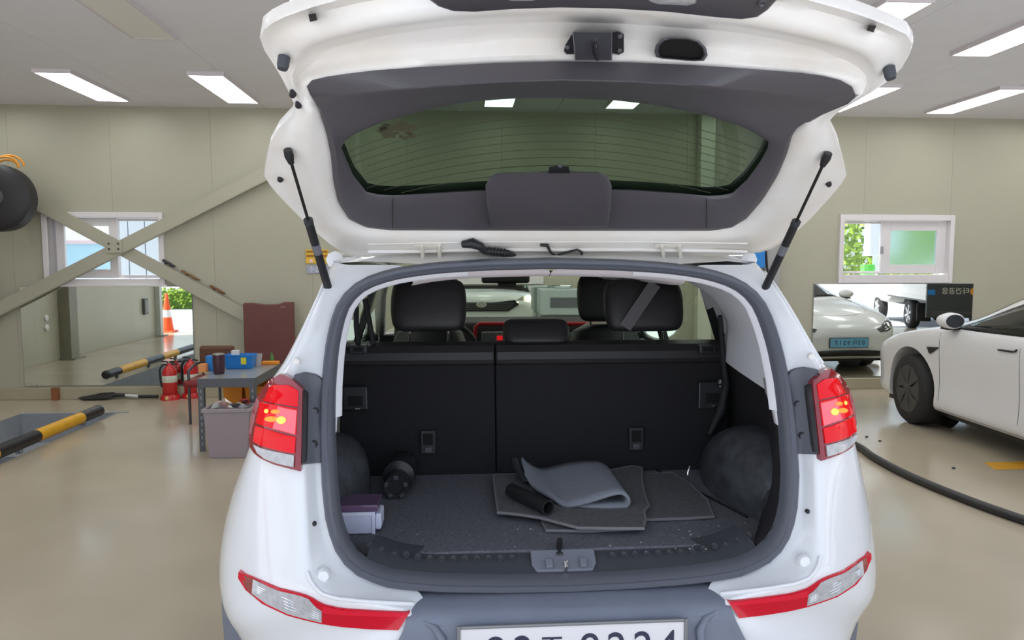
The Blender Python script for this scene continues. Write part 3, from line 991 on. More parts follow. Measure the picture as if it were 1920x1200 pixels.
# wheel houses
WHM = mat('suv_wheelhouse', (0.085, 0.09, 0.10), .42, noise=.35, nscale=14, col2=(0.03, 0.031, 0.034))
def wheel_house(s):
    b = MB()
    rs = []
    for k in range(9):
        f = k / 8
        yy = 2.26 + .62 * f
        hgt = .26 * math.sin(math.pi * min(1, max(0, (f * .84 + .12)))) ** .55
        wd = .17 + .06 * math.sin(math.pi * f)
        r = []
        for j in range(9):
            a = j / 8 * math.pi / 2
            r.append(Vector((CX + s * (.86 - wd * math.cos(a) ** .6), yy, .705 + hgt * math.sin(a) ** .6)))
        rs.append(r)
    b.grid(rs)
    n = len(rs[0])
    b.add(rs[0] + [Vector((CX + s * .86, 2.26, .705))], [tuple(range(n + 1))])
    b.add(rs[-1] + [Vector((CX + s * .86, 2.88, .705))], [tuple(range(n + 1))])
    return b.build('wheel_house_cover', WHM, suv, 60)
wheel_house(-1)
whr = wheel_house(1)
p = at(1293, 890, 2.66)
MB().tube([p + Vector((0, .0, -.03)), p + Vector((-.012, -.014, -.01)), p + Vector((-.012, -.014, .012)), p + Vector((0, 0, .032))], .005, 8).build('cargo_hook', CHROME, whr, 60)

# ---- rear seat back
def seat_panel(x0, x1, name):
    o = MB()
    prof_ = [(2.865, .705), (2.885, .80), (2.915, .95), (2.95, 1.10), (2.962, 1.145)]
    th = .12
    poly = [Vector((x0, y, z)) for y, z in prof_] + [Vector((x0, y + th, z)) for y, z in reversed(prof_)]
    o.prism(poly, (x1 - x0, 0, 0))
    s_ = o.build(name, SEATC, suv, 0, .008)
    r = MB()
    rp = [(2.958, 1.140), (2.950, 1.165), (2.955, 1.195), (2.975, 1.222), (3.01, 1.235), (3.06, 1.230), (3.10, 1.20), (3.105, 1.14)]
    r.prism([Vector((x0, y, z)) for y, z in rp], (x1 - x0, 0, 0))
    r.build('top_roll', LEATH, s_, 0, .010, seg=3)
    return s_
xa, xm, xb_ = at(640, 700, 2.97).x, at(928, 700, 2.97).x, at(1357, 700, 2.97).x
sl = seat_panel(xa, xm - .002, 'rear_seat_back')
sr = seat_panel(xm + .002, xb_, 'rear_seat_back')
def anchor(px_, py_, par):
    p = at(px_, py_, 2.885)
    boxo('anchor_pocket', (p.x - .03, p.y - .012, p.z - .04), (p.x + .03, p.y + .004, p.z + .055), mat('anchor_frame', (0.03, 0.03, 0.032), .5), par, .004)
    boxo('anchor_slot', (p.x - .02, p.y - .014, p.z - .002), (p.x + .02, p.y - .010, p.z + .045), mat('deep_black', (0.004, 0.004, 0.004), .8), par)
    boxo('anchor_loop', (p.x - .014, p.y - .017, p.z - .033), (p.x + .014, p.y - .010, p.z - .012), mat('grey_plastic2', (0.09, 0.09, 0.095), .4), par, .003)
anchor(803, 832, sl); anchor(1192, 826, sr)
def release(px0, py0, px1, py1, par, Y=2.91):
    a, c = at(px0, py0, Y), at(px1, py1, Y)
    boxo('latch_plate', (a.x, Y - .012, c.z), (c.x, Y + .012, a.z), mat('latch_plate', (0.028, 0.028, 0.03), .35), par, .006)
    m_ = (a + c) / 2
    boxo('latch_hole', (m_.x - .03, Y - .014, m_.z - .03), (m_.x + .03, Y - .006, m_.z + .01), MATS['deep_black'], par)
    MB().cyl((m_.x, Y - .018, m_.z - .042), (m_.x + .02, Y - .018, m_.z - .042), .005).build('latch_pin', CHROME, par, 60)
release(643, 725, 690, 768, sl); release(1309, 716, 1362, 766, sr)
for px_, par in ((672, sl), (1326, sr)):
    a = at(px_, 655, 2.945)
    boxo('release_handle', (a.x - .035, 2.935, a.z - .018), (a.x + .035, 2.97, a.z + .018), mat('latch_plate', (0, 0, 0)), par, .005)
    boxo('release_slot', (a.x - .02, 2.931, a.z - .008), (a.x + .02, 2.940, a.z + .010), MATS['deep_black'], par)

# ---- headrests and front seats
def headrest(px0, py0, px1, py1, Y, name='headrest', tilt=.03, parent=None, posts=True, post_to=None):
    a, c = at(px0, py0, Y), at(px1, py1, Y)
    x0, x1, z1, z0 = a.x, c.x, a.z, c.z
    w, h = (x1 - x0) / 2, (z1 - z0) / 2
    cx_, cz_ = (x0 + x1) / 2, (z0 + z1) / 2
    hb_ = MB()
    xs_, zs_, ds_ = (-1, -.5, .5, 1), (-1, -.4, .55, 1), (-.062, .062)
    V_ = []
    for d_ in (0, 1):
        for zi, zz in enumerate(zs_):
            for xi, xx in enumerate(xs_):
                tp_ = (.90, 1.0, 1.0, .86)[zi]
                V_.append(Vector((cx_ + xx * w * 1.04 * tp_, Y + ds_[d_] * (1 if xi in (1, 2) else .8) * (1 if zi in (1, 2) else .8) + tilt * zz, cz_ + zz * h * 1.06)))
    F_ = []
    for d_ in (0, 1):
        for zi in range(3):
            for xi in range(3):
                k_ = d_ * 16 + zi * 4 + xi
                F_.append((k_, k_ + 1, k_ + 5, k_ + 4))
    rim_ = [0, 1, 2, 3, 7, 11, 15, 14, 13, 12, 8, 4]
    for a_, c_ in zip(rim_, rim_[1:] + rim_[:1]): F_.append((a_, c_, c_ + 16, a_ + 16))
    o = hb_.add(V_, F_).build(name, LEATH, parent or suv, 180, 0, 3)
    if posts:
        for s in (-1, 1):
            MB().cyl((cx_ + s * w * .52, Y, z0 + .03), (cx_ + s * w * .52, Y + .02, post_to or z0 - .06), .0065, n=10).build('headrest_post', CHROME, o, 60)
    return o
headrest(733, 526, 874, 618, 3.06, post_to=1.21)
headrest(1134, 526, 1278, 618, 3.06, post_to=1.21)
headrest(944, 600, 1066, 642, 3.05, posts=False)
def front_seat(px0, py0, px1, py1, Y):
    h = headrest(px0, py0, px1, py1, Y, parent=suv, post_to=1.22)
    cx_ = (at(px0, py0, Y).x + at(px1, py1, Y).x) / 2
    s_ = MB()
    rs = []
    for z, w, y in ((.55, .25, Y - .12), (.8, .255, Y - .05), (1.05, .23, Y + .02), (1.18, .18, Y + .05), (1.22, .10, Y + .06)):
        rs.append([Vector((cx_ + w * math.cos(t) , y + .09 * math.sin(t), z)) for t in [2 * math.pi * k / 20 for k in range(20)]])
    s_.rings(rs, True, True, True).build('front_seat_back', LEATH, suv, 180)
    boxo('front_seat_cushion', (cx_ - .25, Y - .05, .38), (cx_ + .25, Y + .48, .56), LEATH, suv, .05)
front_seat(746, 519, 862, 590, 3.95)
front_seat(1083, 517, 1190, 600, 3.95)
# ---- dashboard, mirror, wheel, belts
DASH = mat('suv_dash', (0.02, 0.013, 0.014), .55)
dz = at(1000, 592, 4.75).z
b = MB()
b.prism([(CX - .72, 4.55, .75), (CX - .72, 4.52, 1.0), (CX - .72, 4.58, dz - .03), (CX - .72, 4.68, dz), (CX - .72, 5.0, dz - .03), (CX - .72, 5.0, .75)], (1.44, 0, 0))
dash = b.build('dashboard', DASH, suv, 0, .015)
a, c = at(890, 607, 4.52), at(1140, 612, 4.52)
MB().tube([(a.x, 4.515, a.z - .09), (a.x + .005, 4.515, a.z - .02), (a.x + .03, 4.515, a.z), (c.x, 4.515, a.z - .005)], .012, 8).build('red_trim_line', REDACC, dash, 60)
boxo('centre_console', (a.x + .04, 4.50, .6), (a.x + .30, 4.53, a.z - .05), mat('console_grey', (0.12, 0.13, 0.13), .4), dash, .01)
boxo('passenger_panel', (CX + .22, 4.50, .85), (CX + .66, 4.53, a.z - .06), mat('console_green_grey', (0.13, 0.15, 0.14), .4), dash, .01)
p = at(937, 634, 4.49)
boxo('hazard_button', (p.x - .018, 4.485, p.z - .014), (p.x + .018, 4.51, p.z + .014), mat('hazard_red', (0.6, 0.01, 0.01), .4, emit=(1, .02, .02), estr=.3), dash, .003)
a, c = at(903, 512, 4.45), at(993, 531, 4.45)
mo = boxo('interior_mirror', (a.x, 4.44, c.z), (c.x, 4.49, a.z + .03), BLACK, suv, .015)
a, c = at(934, 529, 4.47), at(968, 539, 4.47)
boxo('mirror_sensor', (a.x, 4.46, c.z), (c.x, 4.56, a.z + .01), BLACK, mo, .008)
sw = CX - .38
MB().tube([(sw + .18 * math.cos(t), 4.36 + .05 * math.sin(t), 1.02 + .17 * math.sin(t)) for t in [2 * math.pi * k / 24 for k in range(24)]], .014, 8, closed=True).build('steering_wheel', BLACK, suv, 80)
for pts in ([(684, 560), (692, 600), (702, 655)], [(668, 575), (668, 610), (672, 650)]):
    MB().tube([at(*q, 3.0) for q in pts], .011, 6).build('seat_belt', mat('belt_web', (0.02, 0.02, 0.021), .7), suv)
MB().obox(at(1200, 573, 2.975), (at(1228, 532, 2.975) - at(1172, 614, 2.975)) * .5, (.022, 0, -.014), (0, .002, 0)).build('seat_belt', mat('belt_grey', (0.11, 0.10, 0.105), .7), suv)
MB().tube([at(1350, 592, 2.85), at(1354, 640, 2.88), at(1358, 690, 2.9), at(1362, 720, 2.9), at(1352, 770, 2.87), at(1330, 815, 2.85)], [.010, .012, .012, .014, .02, .012], 8).build('seat_belt', mat('belt_web', (0, 0, 0)), suv, 60)
MB().cyl(at(1351, 715, 2.86), at(1349, 722, 2.85), .012, n=12).build('belt_bolt', CHROME, suv, 60)
# spare belts and clips under the headliner above the right headrest
a = at(1190, 526, 3.1)
boxo('belt_guide', (a.x - .05, 3.08, a.z - .005), (a.x + .05, 3.14, a.z + .03), mat('belt_grey', (0, 0, 0)), suv, .006)
# ================================================================== tailgate (raised), part of the SUV
HP = [(2.48, 1.575), (2.45, 1.60), (1.72, 2.02), (1.36, 2.10), (1.20, 2.115)]
def hp_off(w):
    out = []
    for i, p in enumerate(HP):
        a = HP[max(0, i - 1)]
        c = HP[min(len(HP) - 1, i + 1)]
        t = Vector((c[0] - a[0], c[1] - a[1])).normalized()
        n = Vector((t.y, -t.x))
        if n.y > 0: n = -n
        out.append((p[0] + n.x * w, p[1] + n.y * w))
    return out
_hc = {}
def hat(px, py, w=0.0):
    """image point on the raised tailgate's inner face, w metres below it (towards the viewer)"""
    k = round(w, 4)
    if k not in _hc: _hc[k] = hp_off(w)
    prof_ = _hc[k]
    d = ray(px, py)
    best = None
    for i, (a, c) in enumerate(zip(prof_, prof_[1:])):
        n = Vector((0, -(c[1] - a[1]), (c[0] - a[0])))
        den = n.dot(d)
        if abs(den) < 1e-9: continue
        t = n.dot(Vector((0, a[0], a[1])) - CAM) / den
        p = CAM + d * t
        u = (p.y - a[0]) / (c[0] - a[0])
        if -1e-6 <= u <= 1 + 1e-6 or (i == 0 and u < 0) or (i == len(prof_) - 2 and u > 1):
            if best is None or True:
                best = p
                if -1e-6 <= u <= 1 + 1e-6: return p
    return best
HC = Vector((1045, 255, 0))
def star(pts, n=128):
    """closed outline resampled by angle about the tailgate's middle"""
    P = [Vector((a, c, 0)) for a, c in pts]
    out = []
    L = len(P)
    for k in range(n):
        t = 2 * math.pi * k / n
        d = Vector((math.cos(t) * 1.6, math.sin(t), 0))
        best = None
        for i in range(L):
            a, c = P[i] - HC, P[(i + 1) % L] - HC
            e = c - a
            den = d.x * e.y - d.y * e.x
            if abs(den) < 1e-9: continue
            s = (a.x * e.y - a.y * e.x) / den
            u = (a.x * d.y - a.y * d.x) / den
            if s > 0 and -1e-6 <= u <= 1 + 1e-6 and (best is None or s > best): best = s
        out.append(HC + d * best)
    return out
OUT = [(655, 479), (625, 463), (590, 434), (555, 400), (520, 364), (496, 334), (499, 305), (508, 270), (525, 238), (556, 207), (545, 180), (528, 145), (505, 108),
       (490, 86), (488, 70), (498, 50), (530, 33), (590, 12), (650, -4), (760, -24), (900, -37), (1050, -42), (1200, -38), (1350, -24), (1500, -4), (1600, 24),
       (1660, 46), (1702, 66), (1711, 84), (1702, 110), (1688, 132), (1650, 165), (1600, 193), (1552, 222), (1568, 255), (1580, 300), (1587, 333), (1560, 366), (1520, 410),
       (1480, 446), (1440, 472), (1300, 484), (1050, 484), (800, 483)]
TRI = [(735, 432), (690, 428), (655, 412), (634, 380), (625, 340), (620, 290), (612, 250), (598, 205), (580, 175), (574, 160), (585, 150), (620, 142), (700, 132), (800, 125),
       (930, 118), (1050, 115), (1180, 117), (1300, 122), (1420, 130), (1520, 138), (1570, 147), (1597, 162), (1604, 178), (1598, 190), (1570, 203), (1530, 216), (1500, 232),
       (1485, 255), (1475, 290), (1458, 330), (1430, 375), (1400, 410), (1370, 428), (1330, 433), (1050, 433)]
LIP = [(735, 428), (692, 424), (660, 408), (643, 378), (635, 340), (631, 290), (623, 250), (612, 220), (598, 198), (588, 188), (600, 184), (640, 179), (720, 171), (800, 164), (930, 155),
       (1050, 151), (1180, 154), (1300, 161), (1420, 172), (1520, 184), (1570, 194), (1588, 196), (1584, 199), (1564, 207), (1526, 220), (1493, 240), (1476, 262), (1466, 295), (1448, 332), (1420, 374),
       (1392, 405), (1365, 423), (1330, 428), (1050, 428)]
GLS = [(638, 272), (665, 250), (720, 228), (800, 206), (880, 191), (960, 185), (1050, 184), (1150, 188), (1230, 197), (1320, 215), (1400, 240), (1444, 268), (1426, 302), (1400, 337),
       (1372, 362), (1340, 368), (1280, 362), (1200, 356), (1050, 350), (900, 356), (800, 362), (730, 366), (690, 362), (662, 328)]
N_ = 144
oL, tL, lL, gL = (star(q, N_) for q in (OUT, TRI, LIP, GLS))
def upf(k):
    """1 along the free (upper in the picture) edge, 0 at the sides and hinge side"""
    s = -math.sin(2 * math.pi * k / N_)
    return max(0, min(1, (s - .18) / .3))
def relief(f, u):
    """pressed shape of the white inner panel between trim (f = 0) and edge (f = 1)"""
    if u <= 0:
        return -.004 + .016 * math.sin(math.pi * min(1, f * 1.2)) * 1.0
    top_ = [(0, 0), (.06, -.004), (.36, -.060), (.42, -.062), (.56, -.020), (.62, -.014), (.92, -.050), (1, -.046)]
    for (a, va), (c, vc) in zip(top_, top_[1:]):
        if a <= f <= c:
            v = va + (vc - va) * (f - a) / (c - a)
            break
    return v * u + (1 - u) * (-.004 + .012 * math.sin(math.pi * min(1, f * 1.2)))
b = MB()
NF = 12
rs = []
for i in range(NF + 1):
    f = i / NF
    rs.append([hat(*(tL[k].lerp(oL[k], f)).xy, relief(f, upf(k))) for k in range(N_)])
ec = [hat(*(HC + (oL[k] - HC) * 1.004).xy, relief(1, upf(k))) for k in range(N_)]
sk0 = [hat(*oL[k].xy, 0) for k in range(N_)]
def outer(p, k, g):
    return p
# folded flange then outer skin back to the glass
def nrm(p, w):
    n = Vector((0, .62, .79)) if p.y > 1.70 else Vector((0, .2, .98))
    return p + n * w
rs.append([nrm(p, .006) for p in ec])
rs.append([nrm(p, .03) for p in ec])
gp = [hat(*gL[k].xy, -.01) for k in range(N_)]
rs.append([nrm(p.lerp(q_, .25), .055) for p, q_ in zip(sk0, gp)])
rs.append([nrm(p.lerp(q_, .7), .06) for p, q_ in zip(sk0, gp)])
rs.append([nrm(p, .035) for p in gp])
gate = b.rings(rs).build('tailgate', JAMB, suv, 50)
# dark inner trim with a deep lip along the free edge
rs = [[hat(*tL[k].xy, -.002) for k in range(N_)], [hat(*tL[k].xy, .006) for k in range(N_)]]
rs.append([hat(*tL[k].lerp(lL[k], .93).xy, .012 + .043 * upf(k)) for k in range(N_)])
rs.append([hat(*lL[k].xy, .012 + .045 * upf(k)) for k in range(N_)])
rs.append([hat(*lL[k].lerp(gL[k], .12).xy, .010 + .042 * upf(k)) for k in range(N_)])
rs.append([hat(*lL[k].lerp(gL[k], .75).xy, .004 + .015 * upf(k)) for k in range(N_)])
rs.append([hat(*lL[k].lerp(gL[k], .97).xy, -.004) for k in range(N_)])
rs.append([hat(*gL[k].xy, -.012) for k in range(N_)])
TRIMT = mat('tailgate_trim_plastic', (0.080, 0.074, 0.083), .40, bump=.12, bscale=500)
MB().rings(rs).build('tailgate_trim', TRIMT, gate, 40)
# tinted glass
REARGL = glass('rear_privacy_glass', (0.19, 0.26, 0.20), 0.0, .6)
gc = sum((p.xy for p in gL), Vector((0, 0))) / N_
rs = [[hat(*(Vector(gc).lerp(gL[k].xy, f)), -.016) for k in range(N_)] for f in (1.03, .8, .55, .3, .12)]
mb = MB().rings(rs)
mb.add(rs[-1], [tuple(range(N_))])
gl = mb.build('rear_glass', REARGL, gate, 60)
# thin heater wires
for i in range(9):
    f = (i + 1) / 10.0
    pts = []
    for j in range(25):
        u = j / 24
        px_ = 655 + 775 * u
        arc = (2 * u - 1) ** 2
        yt = 190 + 80 * arc
        yb = 340 + 24 * (arc if arc < 1 else 1)
        y_ = yt + (yb + 40 * arc - yt) * f
        # stay inside the glass outline
        ang = Vector((px_, y_)) - HC.xy
        pts.append((px_, y_))
    def inside(q):
        c_ = False
        for (x1, y1), (x2, y2) in zip(GLS, GLS[1:] + GLS[:1]):
            if (y1 > q[1]) != (y2 > q[1]) and q[0] < (x2 - x1) * (q[1] - y1) / (y2 - y1) + x1: c_ = not c_
        return c_
    pts = [q for q in pts if inside(q)]
    if len(pts) > 4:
        MB().tube([hat(*q, -.0135) for q in pts], .0009, 4).build('heater_wire', mat('heater_brown', (0.05, 0.05, 0.03), .6), gl)
# sticker residue at the upper left of the glass
st = MB()
random.seed(3)
for k in range(26):
    cx_, cy_ = 705 + random.random() * 75, 236 + random.random() * 24 - random.random() * 6
    r_ = 3 + random.random() * 6
    n_ = 7
    pts = [hat(cx_ + r_ * 1.6 * math.cos(6.283 * j / n_) * (.6 + random.random() * .6), cy_ + r_ * math.sin(6.283 * j / n_) * (.6 + random.random() * .6), -.0132 + k * 2e-5) for j in range(n_)]
    if all(inside((cx_ + dx, cy_)) for dx in (-8, 8)):
        st.add(pts, [tuple(range(n_))])
tag(st.build('sticker_residue', mat('sticker_residue', (0.055, 0.052, 0.028), .8), gl, merge=False), 'peeling brown sticker residue in the corner')
# centre cover of the trim with the camera on it
def slab(name, poly, w0, w1, m, parent, inset=.93, bevel=0.0, smooth=40):
    c_ = sum((Vector(q) for q in poly), Vector((0, 0))) / len(poly)
    P = [Vector((*q, 0)) for q in poly]
    a = [hat(*q, w0) for q in poly]
    d_ = [hat(*q, w1 - .006) for q in poly]
    e_ = [hat(*(c_ + (Vector(q) - c_) * inset), w1) for q in poly]
    return MB().rings([a, d_, e_], True, False, True).build(name, m, parent, smooth, bevel)
slab('wiper_motor_cover', [(920, 426), (913, 380), (910, 348), (918, 332), (935, 324), (1050, 320), (1125, 323), (1140, 332), (1147, 348), (1145, 390), (1140, 426)], -.004, .05, TRIMT, gate, .96)
for px_ in (736, 1325):
    MB().tube([hat(px_, 372, .008), hat(px_, 400, .0125), hat(px_, 428, .0135)], .0012, 4).build('trim_seam', BLACK, gate)
cam_ = slab('rear_camera', [(1028, 325), (1030, 313), (1045, 310), (1066, 312), (1070, 325)], .05, .066, BLACK, gate)
MB().lathe(hat(1050, 311, .068), (0, -1, -.3), [(.006, 0), (.006, .004), (.003, .005)], 12).build('camera_lens', mat('lens_black', (.02, .02, .03), .1), gate, 50)
# lock
lk = slab('tailgate_lock', [(1078, 113), (1073, 60), (1148, 60), (1148, 113)], -.065, .030, mat('lock_grey', (0.10, 0.10, 0.12), .35, metal=.4), gate, .95)
for q in ([(1057, 96), (1060, 84), (1072, 64), (1080, 64), (1080, 102), (1062, 102)], [(1146, 60), (1160, 58), (1170, 64), (1170, 98), (1160, 103), (1146, 100)]):
    slab('lock_bracket', q, -.065, .000, mat('lock_dark', (0.05, 0.05, 0.055), .4, metal=.4), gate, .94)
for q in ((1064, 88), (1162, 67), (1161, 94)):
    MB().lathe(hat(*q, .000), (0, -.8, -.6), [(.006, 0), (.006, .004), (.004, .005)], 6).build('lock_bolt', DSTEEL, gate)
MB().tube([hat(1113, 82, .04), hat(1115, 98, .042), hat(1120, 110, .04)], [.004, .006, .005], 8).build('lock_catch', BLACK, gate, 60)
MB().lathe(hat(1115, 86, .036), (0, -.6, -.8), [(.005, 0), (.004, .004)], 10).build('lock_pin', CHROME, gate, 50)
# grab pocket
gpk = [(1227, 96), (1230, 84), (1240, 74), (1256, 70), (1290, 71), (1312, 77), (1324, 90), (1327, 104), (1320, 114), (1300, 115), (1240, 110), (1230, 107)]
c_ = sum((Vector(q) for q in gpk), Vector((0, 0))) / len(gpk)
GP = lambda f, w: [hat(*(c_ + (Vector(q) - c_) * f), w) for q in gpk]
MB().rings([GP(1, -.075), GP(1, .000), GP(.90, .003), GP(.84, -.004)], True).build('grab_pocket', mat('pocket_grey', (0.09, 0.09, 0.10), .4), gate, 60)
MB().rings([GP(.86, -.0025), GP(.80, -.0045)], True, False, True).build('pocket_well', mat('deep_black', (0, 0, 0)), gate)
# rubber stops and edge clips
for q, dx in (((533, 117), -.1), ((1666, 136), .1)):
    p = hat(*q, .0)
    MB().lathe(p + Vector((0, .0, .012)), (dx, -.25, -1), [(.014, 0), (.0135, .022), (.011, .030), (.006, .031)], 16).build('rubber_stop', DGREY, gate, 50)
for q in ((526, 336), (1553, 345), (549, 177), (560, 197)):
    p = hat(*q, .0)
    MB().lathe(p + Vector((0, .004, .006)), (0, -.7, -.7), [(.009, 0), (.008, .014), (.005, .018)], 12).build('rubber_stop', BLACK, gate, 50)
for q in ([(578, 27), (592, 25), (595, 38), (581, 41)], [(1628, 47), (1643, 49), (1638, 61), (1625, 57)]):
    slab('edge_clip', q, -.060, -.010, BLACK, gate, .95)
# dark outer garnish curling under the free edge, with its lamps
gar = slab('plate_lamp_garnish', [(780, -40), (803, -2), (822, 12), (850, 21), (890, 22), (960, 17), (1050, 14), (1150, 16), (1250, 22), (1340, 32), (1390, 36), (1420, 32), (1440, 18), (1460, -4), (1480, -40)], -.02, .022, mat('garnish_black', (0.075, 0.07, 0.082), .4), gate, .985)
slab('plate_lamp', [(1212, -12), (1216, 2), (1230, 8), (1290, 11), (1306, 6), (1310, -12)], .02, .027, CLEARL, gate, .9)
slab('plate_lamp', [(940, -14), (944, -2), (960, 2), (1000, 2), (1012, -3), (1014, -14)], .02, .027, CLEARL, gate, .9)
MB().lathe(hat(1428, 4, .020), (0, -.5, -.85), [(.009, 0), (.009, .005), (.006, .006), (.003, .004)], 14).build('garnish_screw', DSTEEL, gate, 50)
# hinge-side stampings, hinges, cable boot, wire
for y_, r_ in ((452, .006), (468, .007)):
    MB().tube([hat(690, y_ + 4, .006), hat(780, y_ + 3, .008), hat(900, y_, .008), hat(1050, y_, .008), hat(1200, y_, .008), hat(1330, y_ + 2, .008), hat(1400, y_ + 4, .006)], r_, 8).build('hinge_side_rib', JAMB, gate, 80)
for x0 in (777, 1228):
    h_ = MB()
    a = [hat(x0, 457, .016), hat(x0 + 50, 457, .016), hat(x0 + 50, 463, .018), hat(x0, 463, .018)]
    h_.prism(a, (0, .02, .01))
    for dx in (14, 46):
        h_.tube([hat(x0 + dx, 460, .018), hat(x0 + dx + 1, 474, .02), at(x0 + dx + 2, 490, 2.44)], .0065, 6)
    h_.build('hinge', mat('hinge_paint', (0.70, 0.66, 0.58), .4), suv, 0, merge=False)
bt = MB()
bt.tube([hat(868, 458, .02), hat(886, 456, .026), hat(900, 462, .03), hat(908, 470, .03)], [.012, .017, .014, .013], 12)
for k in range(7):
    a, c_ = hat(908 + k * 6, 470 + k * .6, .03), hat(911 + k * 6, 470.3 + k * .6, .03)
    bt.cyl(a, c_, .014, n=12); bt.cyl(c_, hat(914 + k * 6, 470.6 + k * .6, .03), .011, n=12)
bt.tube([hat(948, 474, .03), hat(958, 477, .028), hat(966, 484, .02)], [.012, .012, .010], 12)
bt.build('cable_boot', BLACK, suv, 60, merge=False)
MB().tube([hat(1013, 459, .014), hat(1026, 460, .018), hat(1033, 474, .02), hat(1042, 479, .02), hat(1060, 474, .02), hat(1082, 468, .02), hat(1090, 472, .018), hat(1092, 482, .014)], [.006, .006, .004, .004, .004, .004, .004, .004], 8).build('washer_hose', BLACK, suv, 60)
# gas struts
def strut(t0, j0, e0, Yb):
    A, C = hat(*t0, .02), at(*e0, Yb)
    J = A.lerp(C, .43)
    o = MB().cyl(J, C, .0125, n=14).build('gas_strut', BLACK, suv, 60)
    MB().cyl(A, J, .0045, n=10).build('strut_rod', mat('rod_dark', (0.03, 0.03, 0.03), .2, metal=.5), o, 60)
    d_ = (C - A).normalized()
    MB().tube([A - d_ * .012, A + d_ * .006, A + d_ * .03], [.011, .013, .008], 10).build('ball_socket', BLACK, o, 60)
    MB().tube([J - d_ * .003, J + d_ * .012], [.0135, .0135], 12).build('strut_collar', RUBBER, o, 60)
    MB().tube([J.lerp(C, .30) + Vector((0, -.0002, 0)), J.lerp(C, .42) + Vector((0, -.0002, 0))], .0127, 12).build('strut_label', mat('strut_label', (0.16, 0.165, 0.19), .4), o, 60)
    s_ = -1 if C.x < CX else 1
    b_ = MB().obox(C + Vector((-s_ * .004, .016, -.012)), (.016, .004, 0), (0, .014, 0), (0, 0, .026))
    b_.tube([C - d_ * .02, C + d_ * .014], [.0125, .016], 10)
    b_.build('strut_bracket', BLACK, o, 0, merge=False)
strut((541, 288), None, (619, 552), 2.30)
strut((1550, 294), None, (1429, 552), 2.30)
